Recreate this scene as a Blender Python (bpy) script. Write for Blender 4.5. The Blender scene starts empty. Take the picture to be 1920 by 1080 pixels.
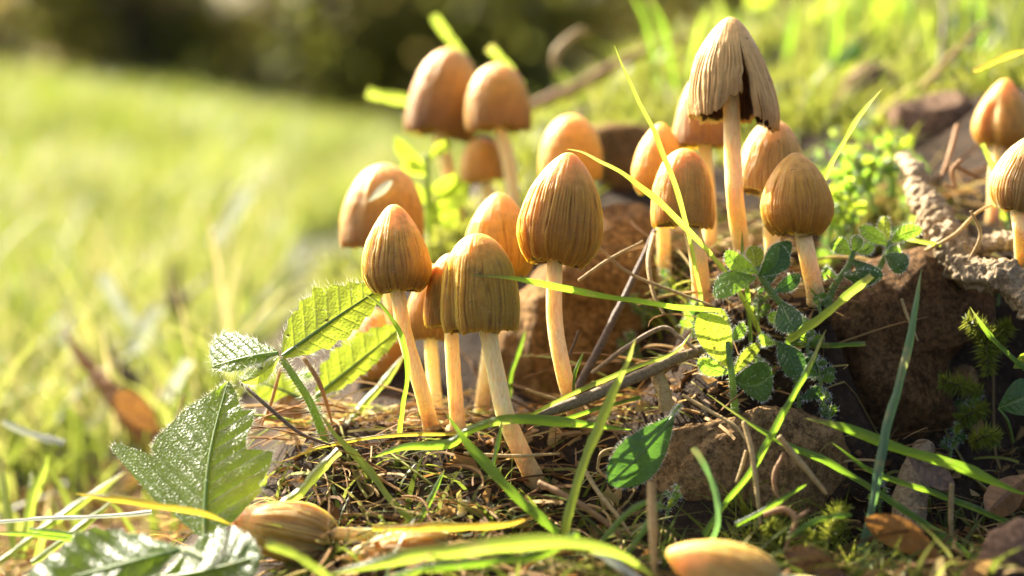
import bpy, math, random
import numpy as np
from mathutils import Vector

random.seed(7)
RNG = np.random.default_rng(7)
SC = bpy.context.scene
COL = SC.collection

# ---------------------------------------------------------------- camera
CAM_H = 0.115
PITCH = math.radians(8.5)
FPX = 3200.0                      # focal length in pixels of the 1920 px wide photograph (60 mm lens)
cam_d = bpy.data.cameras.new('camera')
cam = bpy.data.objects.new('camera', cam_d)
COL.objects.link(cam)
cam.location = (0, 0, CAM_H)
cam.rotation_euler = (math.pi / 2 - PITCH, 0, 0)
cam_d.sensor_width = 36
cam_d.lens = 60
cam_d.clip_start = 0.005
cam_d.clip_end = 500
cam_d.dof.use_dof = True
cam_d.dof.focus_distance = 0.394
cam_d.dof.aperture_fstop = 6.3
SC.camera = cam

# ---------------------------------------------------------------- sky and sun
SUN_DIR = Vector((-0.60, 0.66, 0.60)).normalized()      # towards the sun: behind the mound, to one side
W = bpy.data.worlds.new('World')
SC.world = W
W.use_nodes = True
wn = W.node_tree
wn.nodes.clear()
sky = wn.nodes.new('ShaderNodeTexSky')
sky.sky_type = 'NISHITA'
sky.sun_disc = False
sky.air_density = 0.5
sky.dust_density = 5.0
sky.ozone_density = 0.3
sky.sun_elevation = math.asin(SUN_DIR.z)
sky.sun_rotation = math.atan2(SUN_DIR.x, SUN_DIR.y)
bgn = wn.nodes.new('ShaderNodeBackground')
bgn.inputs['Strength'].default_value = 0.095
wo = wn.nodes.new('ShaderNodeOutputWorld')
wn.links.new(sky.outputs[0], bgn.inputs[0])
wn.links.new(bgn.outputs[0], wo.inputs[0])
sun_d = bpy.data.lights.new('sun', 'SUN')
sun_d.energy = 5.0
sun_d.angle = math.radians(0.53)
sun_d.color = (1.0, 0.91, 0.74)
sun = bpy.data.objects.new('sun', sun_d)
COL.objects.link(sun)
sun.rotation_euler = SUN_DIR.to_track_quat('Z', 'Y').to_euler()
sun.location = SUN_DIR * 5

vs = SC.view_settings
vs.view_transform = 'Standard'
vs.look = 'None'
vs.gamma = 1
vs.use_curve_mapping = False
vs.exposure = 2.2
SC.render.engine = 'CYCLES'
SC.cycles.use_denoising = True
SC.cycles.max_bounces = 10
SC.cycles.diffuse_bounces = 5
SC.cycles.transmission_bounces = 6
SC.cycles.sample_clamp_indirect = 6.0

# ---------------------------------------------------------------- geometry helpers
CF = np.array([0, math.cos(PITCH), -math.sin(PITCH)])
CU = np.array([0, math.sin(PITCH), math.cos(PITCH)])
CR = np.array([1.0, 0, 0])
CP = np.array([0, 0, CAM_H])


def at(px, py, d):
    """point at depth d (metres along the lens axis) seen at photograph pixel px, py"""
    px, py, d = np.asarray(px, float), np.asarray(py, float), np.asarray(d, float)
    return CP + d[..., None] * (CF + ((px - 960) / FPX)[..., None] * CR - ((py - 540) / FPX)[..., None] * CU)


def proj(P):
    q = P - CP
    d = q @ CF
    return 960 + FPX * (q @ CR) / d, 540 - FPX * (q @ CU) / d, d


def hash3(i, j, k, s):
    h = (i * 374761393 + j * 668265263 + k * 2147483647 + s * 1274126177) & 0xFFFFFFFF
    h = ((h ^ (h >> 13)) * 1274126177) & 0xFFFFFFFF
    h = h ^ (h >> 16)
    return (h & 0xFFFFFF) / float(0xFFFFFF) * 2 - 1


def vnoise(P, scale, seed=0, octaves=4, gain=0.5):
    """value noise, about -1..1"""
    out = np.zeros(len(P))
    amp, tot = 1.0, 0.0
    for o in range(octaves):
        q = P * scale * (2.03 ** o) + 37.1 * (o + 1) + seed * 5.3
        b = np.floor(q).astype(np.int64)
        f = q - b
        f = f * f * (3 - 2 * f)
        v = 0
        for dx in (0, 1):
            for dy in (0, 1):
                for dz in (0, 1):
                    w = (f[:, 0] if dx else 1 - f[:, 0]) * (f[:, 1] if dy else 1 - f[:, 1]) * (f[:, 2] if dz else 1 - f[:, 2])
                    v = v + w * hash3(b[:, 0] + dx, b[:, 1] + dy, b[:, 2] + dz, seed + o * 17)
        out += amp * v
        tot += amp
        amp *= gain
    return out / tot


def thing(name, label, cat, loc, group=None):
    o = bpy.data.objects.new(name, None)
    COL.objects.link(o)
    o.location = Vector(tuple(loc))
    o.empty_display_size = 0.005
    o['label'] = label
    o['category'] = cat
    if group:
        o['group'] = group
    return o


def tag(o, label, cat, group=None):
    o['label'] = label
    o['category'] = cat
    if group:
        o['group'] = group
    return o


def root_of(o):
    v = np.zeros(3)
    while o is not None:
        v += np.array(o.location)
        o = o.parent
    return v


def mk(name, V, F, mat, parent=None, loc=None, attrs=None, smooth=True, kind=None):
    """V in world space, one mesh object; F a list of faces or an int array of quads / triangles"""
    V = np.asarray(V, float)
    me = bpy.data.meshes.new(name)
    off = root_of(parent)
    l = np.zeros(3)
    if parent is None and loc is not None:
        l = np.asarray(loc, float)
    W_ = V - off - l
    if isinstance(F, np.ndarray):
        n = F.shape[1]
        me.vertices.add(len(W_))
        me.vertices.foreach_set('co', W_.ravel())
        me.loops.add(F.size)
        me.loops.foreach_set('vertex_index', F.ravel().astype(np.int32))
        me.polygons.add(len(F))
        me.polygons.foreach_set('loop_start', np.arange(0, F.size, n, dtype=np.int32))
        me.update(calc_edges=True)
        me.validate()
    else:
        me.from_pydata([tuple(v) for v in W_], [], F)
    me.polygons.foreach_set('use_smooth', [smooth] * len(me.polygons))
    if attrs:
        for k, a in attrs.items():
            a = np.asarray(a, float)
            if a.ndim == 1:
                at_ = me.attributes.new(k, 'FLOAT', 'POINT')
                at_.data.foreach_set('value', a)
            else:
                at_ = me.attributes.new(k, 'FLOAT_VECTOR', 'POINT')
                at_.data.foreach_set('vector', a.ravel())
    me.materials.append(mat)
    o = bpy.data.objects.new(name, me)
    COL.objects.link(o)
    if parent is not None:
        o.parent = parent
    else:
        o.location = Vector(tuple(l))
    if kind:
        o['kind'] = kind
    return o


def grid_faces(nu, nv, closed=False):
    a = []
    cols = nv if closed else nv - 1
    i, j = np.meshgrid(np.arange(nu - 1), np.arange(cols), indexing='ij')
    j2 = (j + 1) % nv
    return np.stack([i * nv + j, i * nv + j2, (i + 1) * nv + j2, (i + 1) * nv + j], -1).reshape(-1, 4)


def smooth_path(pts, n):
    """Catmull-Rom resampling of a polyline (any dimension) to n points by arc length"""
    P = np.asarray(pts, float)
    if len(P) == 2:
        t = np.linspace(0, 1, n)[:, None]
        return P[0] * (1 - t) + P[1] * t
    Q = np.vstack([2 * P[0] - P[1], P, 2 * P[-1] - P[-2]])
    out = []
    for k in range(1, len(Q) - 2):
        t = np.linspace(0, 1, 24, endpoint=False)[:, None]
        p0, p1, p2, p3 = Q[k - 1], Q[k], Q[k + 1], Q[k + 2]
        out.append(0.5 * (2 * p1 + (p2 - p0) * t + (2 * p0 - 5 * p1 + 4 * p2 - p3) * t ** 2 + (3 * p1 - p0 - 3 * p2 + p3) * t ** 3))
    out = np.vstack(out + [P[-1:]])
    s = np.concatenate([[0], np.cumsum(np.linalg.norm(np.diff(out, axis=0), axis=1))])
    q = np.linspace(0, s[-1], n)
    return np.stack([np.interp(q, s, out[:, c]) for c in range(out.shape[1])], -1)


def frames(C):
    T = np.gradient(C, axis=0)
    T /= np.linalg.norm(T, axis=1)[:, None] + 1e-12
    ref = np.array([0.3, 1.0, 0.1])
    A = np.cross(T, ref)
    A /= np.linalg.norm(A, axis=1)[:, None] + 1e-12
    B = np.cross(T, A)
    return T, A, B


def tube_arrays(C, R, ns=12, rough=0.0, nscale=400, seed=0, cap_ends=True):
    T, A, B = frames(C)
    ang = np.linspace(0, 2 * np.pi, ns, endpoint=False)
    N = np.cos(ang)[None, :, None] * A[:, None, :] + np.sin(ang)[None, :, None] * B[:, None, :]
    R = np.asarray(R, float)
    V = C[:, None, :] + N * R[:, None, None]
    V = V.reshape(-1, 3)
    if rough:
        dn = vnoise(V, nscale, seed, 4, 0.6)
        V = V + N.reshape(-1, 3) * (dn * np.repeat(R, ns) * rough)[:, None]
    F = [tuple(f) for f in grid_faces(len(C), ns, True)]
    if cap_ends:
        F.append(tuple(range(ns))[::-1])
        b = (len(C) - 1) * ns
        F.append(tuple(range(b, b + ns)))
    return V, F


def px_path(pts, n):
    """pts: (px, py, d) -> n world points"""
    Q = smooth_path(pts, n)
    return at(Q[:, 0], Q[:, 1], Q[:, 2])


# ---------------------------------------------------------------- materials
def new_mat(name):
    m = bpy.data.materials.new(name)
    m.use_nodes = True
    nt = m.node_tree
    nt.nodes.clear()
    out = nt.nodes.new('ShaderNodeOutputMaterial')
    return m, nt, out


class NB:
    def __init__(self, nt):
        self.nt = nt

    def n(self, t, **kw):
        x = self.nt.nodes.new(t)
        for k, v in kw.items():
            setattr(x, k, v)
        return x

    def link(self, a, b):
        self.nt.links.new(a, b)

    def setin(self, node, key, v):
        s = node.inputs[key]
        if hasattr(v, 'node'):
            self.link(v, s)
        else:
            s.default_value = v

    def attr(self, name):
        return self.n('ShaderNodeAttribute', attribute_name=name)

    def coords(self):
        return self.n('ShaderNodeTexCoord').outputs['Object']

    def noise(self, scale, detail=4, rough=0.55, vec=None, dist=0.0):
        x = self.n('ShaderNodeTexNoise')
        x.inputs['Scale'].default_value = scale
        x.inputs['Detail'].default_value = detail
        x.inputs['Roughness'].default_value = rough
        x.inputs['Distortion'].default_value = dist
        self.link(vec if vec is not None else self.coords(), x.inputs['Vector'])
        return x.outputs['Fac']

    def voro(self, scale, vec=None, out='Distance'):
        x = self.n('ShaderNodeTexVoronoi')
        x.inputs['Scale'].default_value = scale
        self.link(vec if vec is not None else self.coords(), x.inputs['Vector'])
        return x.outputs[out]

    def ramp(self, fac, stops, interp='LINEAR'):
        x = self.n('ShaderNodeValToRGB')
        cr = x.color_ramp
        cr.interpolation = interp
        while len(cr.elements) < len(stops):
            cr.elements.new(0.5)
        for e, (p, c) in zip(cr.elements, stops):
            e.position = p
            e.color = (c[0], c[1], c[2], 1) if not isinstance(c, (int, float)) else (c, c, c, 1)
        self.link(fac, x.inputs[0])
        return x.outputs[0]

    def mix(self, fac, a, b, mode='MIX'):
        x = self.n('ShaderNodeMix', data_type='RGBA', blend_type=mode)
        for idx, v in ((0, fac), (6, a), (7, b)):
            if hasattr(v, 'node'):
                self.link(v, x.inputs[idx])
            elif idx == 0:
                x.inputs[0].default_value = v
            else:
                x.inputs[idx].default_value = (v[0], v[1], v[2], 1)
        return x.outputs[2]

    def math(self, op, a, b=0.0, clamp=False):
        x = self.n('ShaderNodeMath', operation=op, use_clamp=clamp)
        for i, v in ((0, a), (1, b)):
            if hasattr(v, 'node'):
                self.link(v, x.inputs[i])
            else:
                x.inputs[i].default_value = v
        return x.outputs[0]

    def bump(self, h, dist, strength=1.0):
        x = self.n('ShaderNodeBump')
        x.inputs['Distance'].default_value = dist
        x.inputs['Strength'].default_value = strength
        self.link(h, x.inputs['Height'])
        return x.outputs[0]

    def pbsdf(self, col, rough=0.6, spec=0.4, normal=None, **kw):
        p = self.n('ShaderNodeBsdfPrincipled')
        if hasattr(col, 'node'):
            self.link(col, p.inputs['Base Color'])
        else:
            p.inputs['Base Color'].default_value = (*col, 1)
        self.setin(p, 'Roughness', rough)
        p.inputs['Specular IOR Level'].default_value = spec
        if normal is not None:
            self.link(normal, p.inputs['Normal'])
        for k, v in kw.items():
            self.setin(p, k, v)
        return p


def cap_material(name, apex, mid, low, rim, sss=0.8, grain=1.0):
    m, nt, out = new_mat(name)
    b = NB(nt)
    a = b.attr('capuv')                                   # x: 0 crown .. 1 margin, y: furrow depth, z: random streak
    sep = b.n('ShaderNodeSeparateXYZ')
    b.link(a.outputs['Vector'], sep.inputs[0])
    v, g, s = sep.outputs
    oi = b.n('ShaderNodeObjectInfo').outputs['Random']
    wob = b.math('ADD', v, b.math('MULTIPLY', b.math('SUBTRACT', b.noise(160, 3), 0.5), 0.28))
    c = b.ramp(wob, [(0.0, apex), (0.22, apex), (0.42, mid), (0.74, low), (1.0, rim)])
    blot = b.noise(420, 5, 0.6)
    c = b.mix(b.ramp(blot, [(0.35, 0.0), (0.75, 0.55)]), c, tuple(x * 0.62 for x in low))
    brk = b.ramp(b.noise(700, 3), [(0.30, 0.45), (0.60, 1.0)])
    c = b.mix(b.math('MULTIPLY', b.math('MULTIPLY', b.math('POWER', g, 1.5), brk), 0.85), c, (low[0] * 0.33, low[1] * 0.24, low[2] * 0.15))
    stain = b.ramp(b.noise(110, 5, 0.7, None, 0.6), [(0.56, 0.0), (0.72, 0.38)])
    c = b.mix(stain, c, (rim[0] * 0.75, rim[1] * 0.72, rim[2] * 0.8))
    dirt = b.math('MULTIPLY', b.ramp(b.noise(520, 3, 0.5), [(0.70, 0.0), (0.75, 1.0)]), 0.75)
    c = b.mix(dirt, c, (0.045, 0.026, 0.010))
    c = b.mix(b.math('MULTIPLY', s, 0.30), c, (rim[0] * 0.7, rim[1] * 0.7, rim[2] * 0.6))
    # mica grains: pale glistening specks
    sp = b.voro(2600)
    thin = b.noise(260, 2)
    speck = b.math('MULTIPLY', b.math('LESS_THAN', sp, 0.2), b.math('GREATER_THAN', thin, 0.47))
    c = b.mix(b.math('MULTIPLY', speck, 0.42 * grain), c, (0.80, 0.60, 0.27))
    hue = b.n('ShaderNodeHueSaturation')
    b.setin(hue, 'Value', b.math('ADD', 0.88, b.math('MULTIPLY', oi, 0.24)))
    b.setin(hue, 'Hue', b.math('ADD', 0.493, b.math('MULTIPLY', oi, 0.014)))
    b.link(c, hue.inputs['Color'])
    h = b.math('ADD', b.math('MULTIPLY', speck, 0.6), b.math('MULTIPLY', b.noise(1500, 5, 0.65), 0.9))
    p = b.pbsdf(hue.outputs[0], b.math('ADD', 0.42, b.math('MULTIPLY', blot, 0.22)), 0.32, b.bump(h, 0.00025, 0.8))
    p.inputs['Subsurface Weight'].default_value = sss
    p.inputs['Subsurface Radius'].default_value = (1.0, 0.66, 0.18)
    p.inputs['Subsurface Scale'].default_value = 0.0080
    b.link(p.outputs[0], out.inputs[0])
    return m


def stem_material():
    m, nt, out = new_mat('stem_flesh')
    b = NB(nt)
    map_ = b.n('ShaderNodeMapping')
    map_.inputs['Scale'].default_value = (1, 1, 0.08)
    b.link(b.coords(), map_.inputs[0])
    fib = b.noise(2600, 3, 0.6, map_.outputs[0])
    c = b.ramp(fib, [(0.3, (0.78, 0.58, 0.24)), (0.7, (0.93, 0.79, 0.42))])
    dirt = b.ramp(b.noise(900, 3), [(0.66, 0.0), (0.78, 0.7)])
    c = b.mix(dirt, c, (0.42, 0.27, 0.12))
    hh = b.attr('along').outputs['Fac']
    soil = b.ramp(b.math('ADD', hh, b.math('MULTIPLY', b.math('SUBTRACT', b.noise(260, 4, 0.65), 0.5), 0.7)), [(0.72, 0.0), (0.98, 0.75)])
    c = b.mix(soil, c, (0.40, 0.22, 0.08))
    p = b.pbsdf(c, 0.5, 0.3, b.bump(fib, 0.0003, 0.9))
    p.inputs['Subsurface Weight'].default_value = 0.9
    p.inputs['Subsurface Radius'].default_value = (1.0, 0.74, 0.34)
    p.inputs['Subsurface Scale'].default_value = 0.0050
    b.link(p.outputs[0], out.inputs[0])
    return m


def leaf_material(name, top, glow, trans=0.45, rough=0.38, vein=(0.16, 0.26, 0.05), spots=0.0, bumpd=0.0003, spec=0.5, hairy=0.0):
    m, nt, out = new_mat(name)
    b = NB(nt)
    a = b.attr('leafuv')
    sep = b.n('ShaderNodeSeparateXYZ')
    b.link(a.outputs['Vector'], sep.inputs[0])
    ve = sep.outputs[2]
    nz = b.noise(300, 4)
    oi = b.n('ShaderNodeObjectInfo').outputs['Random']
    c = b.mix(b.ramp(nz, [(0.3, 0.0), (0.7, 1.0)]), tuple(x * 0.72 for x in top), tuple(min(1, x * 1.25) for x in top))
    c = b.mix(b.math('MULTIPLY', ve, 0.55), c, vein)
    g = b.mix(b.ramp(nz, [(0.3, 0.0), (0.7, 1.0)]), tuple(x * 0.8 for x in glow), glow)
    g = b.mix(b.math('MULTIPLY', ve, 0.45), g, tuple(x * 0.55 for x in glow))
    if spots:
        sfac = b.math('MULTIPLY', b.math('LESS_THAN', b.voro(330), 0.16), b.math('GREATER_THAN', b.noise(120, 2), 0.52))
        c = b.mix(b.math('MULTIPLY', sfac, spots), c, (0.05, 0.035, 0.01))
        g = b.mix(b.math('MULTIPLY', sfac, spots), g, (0.06, 0.04, 0.01))
    hv = b.n('ShaderNodeHueSaturation')
    b.setin(hv, 'Value', b.math('ADD', 0.85, b.math('MULTIPLY', oi, 0.3)))
    b.link(c, hv.inputs['Color'])
    h = b.math('SUBTRACT', b.math('ADD', b.math('MULTIPLY', b.voro(1700), 0.5), b.math('MULTIPLY', b.noise(420, 4, 0.6), 0.9)), ve)
    nrm = b.bump(h, bumpd, 0.7)
    p = b.pbsdf(hv.outputs[0], rough, spec, nrm)
    if hairy:
        p.inputs['Sheen Weight'].default_value = hairy
        p.inputs['Sheen Roughness'].default_value = 0.35
    t = b.n('ShaderNodeBsdfTranslucent')
    b.link(g, t.inputs[0])
    b.link(nrm, t.inputs['Normal'])
    mx = b.n('ShaderNodeMixShader')
    mx.inputs[0].default_value = trans
    b.link(p.outputs[0], mx.inputs[1])
    b.link(t.outputs[0], mx.inputs[2])
    b.link(mx.outputs[0], out.inputs[0])
    return m


def grass_material(name, c1, c2, glow, trans=0.5, rough=0.33, tips=(0.45, 0.36, 0.12), tip_amount=0.6):
    """attribute leafuv: x along the blade, y across, z a random number for the blade"""
    m, nt, out = new_mat(name)
    b = NB(nt)
    a = b.attr('leafuv')
    sep = b.n('ShaderNodeSeparateXYZ')
    b.link(a.outputs['Vector'], sep.inputs[0])
    u, v, r = sep.outputs
    c = b.mix(r, c1, c2)
    ridges = b.n('ShaderNodeTexWave')
    ridges.inputs['Scale'].default_value = 1.6
    comb = b.n('ShaderNodeCombineXYZ')
    b.link(v, comb.inputs[0])
    b.link(comb.outputs[0], ridges.inputs['Vector'])
    stre = b.noise(500, 3)
    c = b.mix(b.math('MULTIPLY', stre, 0.4), c, tuple(x * 0.6 for x in c1))
    worn = b.math('MULTIPLY', b.ramp(b.noise(150, 4, 0.7), [(0.58, 0.0), (0.70, 1.0)]), 0.55)
    c = b.mix(worn, c, tips)
    tipf = b.math('MULTIPLY', b.ramp(b.math('ADD', u, b.math('MULTIPLY', b.math('SUBTRACT', r, 0.5), 0.25)), [(0.86, 0.0), (1.0, 1.0)]), tip_amount)
    c = b.mix(tipf, c, tips)
    g = b.mix(r, tuple(x * 0.8 for x in glow), glow)
    g = b.mix(tipf, g, tips)
    g = b.mix(worn, g, tips)
    p = b.pbsdf(c, rough, 0.5, b.bump(ridges.outputs['Fac'], 0.00008, 0.6))
    t = b.n('ShaderNodeBsdfTranslucent')
    b.link(g, t.inputs[0])
    mx = b.n('ShaderNodeMixShader')
    mx.inputs[0].default_value = trans
    b.link(p.outputs[0], mx.inputs[1])
    b.link(t.outputs[0], mx.inputs[2])
    b.link(mx.outputs[0], out.inputs[0])
    return m


def rock_material(name, c1, c2, c3, moss=0.0, moss_col=(0.09, 0.11, 0.012), speck=0.5):
    m, nt, out = new_mat(name)
    b = NB(nt)
    n1 = b.noise(70, 6, 0.65, None, 0.4)
    n2 = b.noise(620, 7, 0.7)
    n3 = b.noise(2300, 4, 0.65)
    c = b.ramp(n1, [(0.30, c1), (0.50, c2), (0.68, c3)])
    c = b.mix(b.ramp(n2, [(0.42, 0.0), (0.60, 0.8)]), c, tuple(x * 0.38 for x in c1))
    pit = b.math('MULTIPLY', b.math('MULTIPLY', b.ramp(b.noise(900, 4, 0.6), [(0.36, 1.0), (0.44, 0.0)]), b.ramp(b.noise(75, 3, 0.6), [(0.42, 0.1), (0.62, 1.0)])), speck)
    c = b.mix(pit, c, (0.03, 0.018, 0.008))
    c = b.mix(b.math('MULTIPLY', b.ramp(n3, [(0.60, 0.0), (0.68, 1.0)]), 0.5), c, (0.56, 0.40, 0.20))
    vein = b.ramp(b.noise(38, 5, 0.7, None, 1.2), [(0.485, 0.0), (0.5, 1.0), (0.515, 0.0)])
    c = b.mix(b.math('MULTIPLY', vein, 0.6), c, tuple(x * 0.25 for x in c1))
    damp = b.ramp(b.noise(30, 3), [(0.5, 0.0), (0.62, 0.55)])
    c = b.mix(damp, c, tuple(x * 0.6 for x in c1))
    if moss:
        mm = b.ramp(b.math('ADD', b.noise(90, 6, 0.7), moss - 0.5), [(0.48, 0.0), (0.60, 1.0)])
        c = b.mix(b.math('MULTIPLY', mm, 0.8), c, b.mix(n2, moss_col, tuple(x * 1.9 for x in moss_col)))
    h = b.math('SUBTRACT', b.math('ADD', b.math('MULTIPLY', n2, 0.8), b.math('MULTIPLY', n3, 0.35)), b.math('MULTIPLY', pit, 0.3))
    p = b.pbsdf(c, 0.88, 0.15, b.bump(h, 0.0022, 1.0))
    b.link(p.outputs[0], out.inputs[0])
    return m


def wood_material(name, c1, c2, scale=1500, trans=0.0, bd=0.0003):
    m, nt, out = new_mat(name)
    b = NB(nt)
    n1 = b.noise(scale, 5, 0.65)
    n2 = b.noise(180, 4)
    c = b.ramp(n1, [(0.32, c1), (0.68, c2)])
    oi = b.n('ShaderNodeObjectInfo').outputs['Random']
    c = b.mix(b.math('MULTIPLY', n2, 0.6), c, tuple(x * 0.5 for x in c1))
    hv = b.n('ShaderNodeHueSaturation')
    b.setin(hv, 'Value', b.math('ADD', 0.75, b.math('MULTIPLY', oi, 0.5)))
    b.link(c, hv.inputs['Color'])
    p = b.pbsdf(hv.outputs[0], 0.62, 0.35, b.bump(n1, bd, 0.9))
    if trans:
        t = b.n('ShaderNodeBsdfTranslucent')
        b.link(hv.outputs[0], t.inputs[0])
        mx = b.n('ShaderNodeMixShader')
        mx.inputs[0].default_value = trans
        b.link(p.outputs[0], mx.inputs[1])
        b.link(t.outputs[0], mx.inputs[2])
        b.link(mx.outputs[0], out.inputs[0])
    else:
        b.link(p.outputs[0], out.inputs[0])
    return m


def stuff_material(name, ca, cb, trans=0.3, rough=0.5, spec=0.35):
    """small scattered pieces: attribute rnd picks between two colours"""
    m, nt, out = new_mat(name)
    b = NB(nt)
    r = b.attr('rnd').outputs['Fac']
    c = b.ramp(r, [(i / (len(ca) - 1), x) for i, x in enumerate(ca)])
    g = b.ramp(r, [(i / (len(cb) - 1), x) for i, x in enumerate(cb)])
    p = b.pbsdf(c, rough, spec)
    t = b.n('ShaderNodeBsdfTranslucent')
    b.link(g, t.inputs[0])
    mx = b.n('ShaderNodeMixShader')
    mx.inputs[0].default_value = trans
    b.link(p.outputs[0], mx.inputs[1])
    b.link(t.outputs[0], mx.inputs[2])
    b.link(mx.outputs[0], out.inputs[0])
    return m


def soil_material():
    m, nt, out = new_mat('soil')
    b = NB(nt)
    n1 = b.noise(140, 6, 0.65)
    n2 = b.noise(900, 5, 0.65)
    lawn = b.attr('lawn').outputs['Fac']
    c = b.ramp(n1, [(0.3, (0.018, 0.011, 0.006)), (0.55, (0.050, 0.030, 0.015)), (0.75, (0.11, 0.068, 0.033))])
    c = b.mix(b.ramp(n2, [(0.58, 0.0), (0.72, 0.6)]), c, (0.20, 0.13, 0.065))
    cl = b.ramp(b.noise(9, 5), [(0.35, (0.075, 0.085, 0.022)), (0.65, (0.13, 0.13, 0.045))])
    c = b.mix(lawn, c, cl)
    p = b.pbsdf(c, 0.9, 0.2, b.bump(b.math('ADD', n1, n2), 0.0025, 0.9))
    b.link(p.outputs[0], out.inputs[0])
    return m


M = {}
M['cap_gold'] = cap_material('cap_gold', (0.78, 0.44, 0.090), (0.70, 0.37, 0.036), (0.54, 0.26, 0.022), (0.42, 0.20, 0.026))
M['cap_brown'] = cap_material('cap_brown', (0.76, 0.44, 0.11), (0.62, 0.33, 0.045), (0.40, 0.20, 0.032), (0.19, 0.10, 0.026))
M['cap_pale'] = cap_material('cap_pale', (0.76, 0.48, 0.14), (0.64, 0.385, 0.085), (0.54, 0.33, 0.08), (0.38, 0.235, 0.065))
M['cap_torn'] = cap_material('cap_torn', (0.84, 0.46, 0.15), (0.76, 0.40, 0.12), (0.70, 0.37, 0.115), (0.46, 0.24, 0.08), sss=0.06)
M['cap_olive'] = cap_material('cap_olive', (0.76, 0.41, 0.055), (0.58, 0.315, 0.024), (0.42, 0.23, 0.016), (0.27, 0.15, 0.016), grain=1.5)
M['cap_orange'] = cap_material('cap_orange', (0.80, 0.44, 0.10), (0.72, 0.37, 0.052), (0.58, 0.285, 0.038), (0.42, 0.205, 0.034))
M['stem'] = stem_material()
M['gill_pale'] = wood_material('gill_pale', (0.20, 0.11, 0.045), (0.36, 0.21, 0.09), scale=900)
M['gill'] = wood_material('gill', (0.030, 0.014, 0.007), (0.085, 0.045, 0.022), scale=900)
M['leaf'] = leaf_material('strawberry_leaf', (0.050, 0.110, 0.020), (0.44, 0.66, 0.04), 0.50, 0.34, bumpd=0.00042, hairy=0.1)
M['leaf_lit'] = leaf_material('sunlit_leaf', (0.14, 0.22, 0.03), (0.55, 0.70, 0.05), 0.55, 0.42, spots=0.85, hairy=0.1)  # paler copy of the herb leaf: yellow sunlight put into its colours
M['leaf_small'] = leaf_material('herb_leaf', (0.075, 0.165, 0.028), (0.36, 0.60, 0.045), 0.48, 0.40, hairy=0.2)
M['leaf_dark'] = leaf_material('shade_leaf', (0.040, 0.100, 0.018), (0.13, 0.30, 0.03), 0.35, 0.42, hairy=0.1)  # darker copy of the herb leaf: shade put into its colours
M['herb_stem'] = grass_material('herb_stem', (0.16, 0.25, 0.06), (0.22, 0.30, 0.08), (0.40, 0.55, 0.09), 0.4, 0.4, tip_amount=0)
M['grass'] = grass_material('grass_green', (0.07, 0.15, 0.018), (0.12, 0.23, 0.03), (0.34, 0.58, 0.035))
M['grass_lime'] = grass_material('grass_lime', (0.17, 0.26, 0.03), (0.24, 0.32, 0.045), (0.48, 0.62, 0.07), 0.52)
M['grass_blue'] = grass_material('grass_blue', (0.085, 0.17, 0.07), (0.13, 0.22, 0.10), (0.24, 0.46, 0.10), 0.4, 0.3)
M['grass_dry'] = grass_material('grass_dry', (0.42, 0.31, 0.15), (0.60, 0.48, 0.27), (0.62, 0.46, 0.20), 0.3, 0.45, tip_amount=0.2)
M['grass_yellow'] = grass_material('grass_yellow', (0.42, 0.34, 0.04), (0.50, 0.36, 0.05), (0.70, 0.55, 0.05), 0.5, tips=(0.5, 0.22, 0.03))
M['grass_pale'] = grass_material('grass_pale', (0.50, 0.52, 0.42), (0.62, 0.62, 0.50), (0.5, 0.55, 0.35), 0.3, 0.3, tip_amount=0.1)
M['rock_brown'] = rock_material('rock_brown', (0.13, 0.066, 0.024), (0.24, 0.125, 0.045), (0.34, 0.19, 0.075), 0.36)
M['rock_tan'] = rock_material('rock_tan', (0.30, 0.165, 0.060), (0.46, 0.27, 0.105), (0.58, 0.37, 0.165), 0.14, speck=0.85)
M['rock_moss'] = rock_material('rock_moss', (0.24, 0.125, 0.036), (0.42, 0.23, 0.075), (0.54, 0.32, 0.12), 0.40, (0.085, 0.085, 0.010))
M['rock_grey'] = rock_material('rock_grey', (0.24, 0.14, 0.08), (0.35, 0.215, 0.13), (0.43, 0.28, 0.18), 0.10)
M['twig'] = wood_material('twig', (0.20, 0.125, 0.055), (0.50, 0.36, 0.19))
M['twig_dark'] = wood_material('twig_dark', (0.06, 0.038, 0.022), (0.19, 0.125, 0.075))
M['root'] = wood_material('root_bark', (0.18, 0.11, 0.045), (0.62, 0.47, 0.25), scale=1100, bd=.0009)
M['straw'] = wood_material('straw', (0.44, 0.29, 0.10), (0.70, 0.53, 0.24), trans=0.25)
M['rootlet'] = wood_material('rootlet', (0.40, 0.21, 0.08), (0.60, 0.37, 0.16), trans=0.3)
M['hair'] = stuff_material('hair', [(0.75, 0.78, 0.62), (0.85, 0.85, 0.75)], [(0.7, 0.75, 0.5), (0.8, 0.8, 0.6)], 0.4, 0.3)
M['dead_leaf'] = leaf_material('dead_leaf', (0.30, 0.15, 0.05), (0.40, 0.18, 0.04), 0.3, 0.5, vein=(0.2, 0.09, 0.03))
M['dead_grey'] = leaf_material('dead_grey', (0.15, 0.085, 0.04), (0.28, 0.15, 0.06), 0.2, 0.5, vein=(0.1, 0.07, 0.05))
M['soil'] = soil_material()
M['lawn'] = stuff_material('lawn_grass', [(0.06, 0.09, 0.015), (0.095, 0.13, 0.022), (0.155, 0.165, 0.045), (0.34, 0.27, 0.13)],
                           [(0.15, 0.20, 0.022), (0.22, 0.275, 0.033), (0.31, 0.325, 0.07), (0.42, 0.34, 0.15)], 0.5, 0.45, 0.25)
M['moss'] = stuff_material('moss', [(0.10, 0.14, 0.015), (0.18, 0.22, 0.025), (0.27, 0.29, 0.05)],
                           [(0.20, 0.23, 0.025), (0.32, 0.34, 0.04), (0.46, 0.44, 0.11)], 0.5, 0.45)
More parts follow.
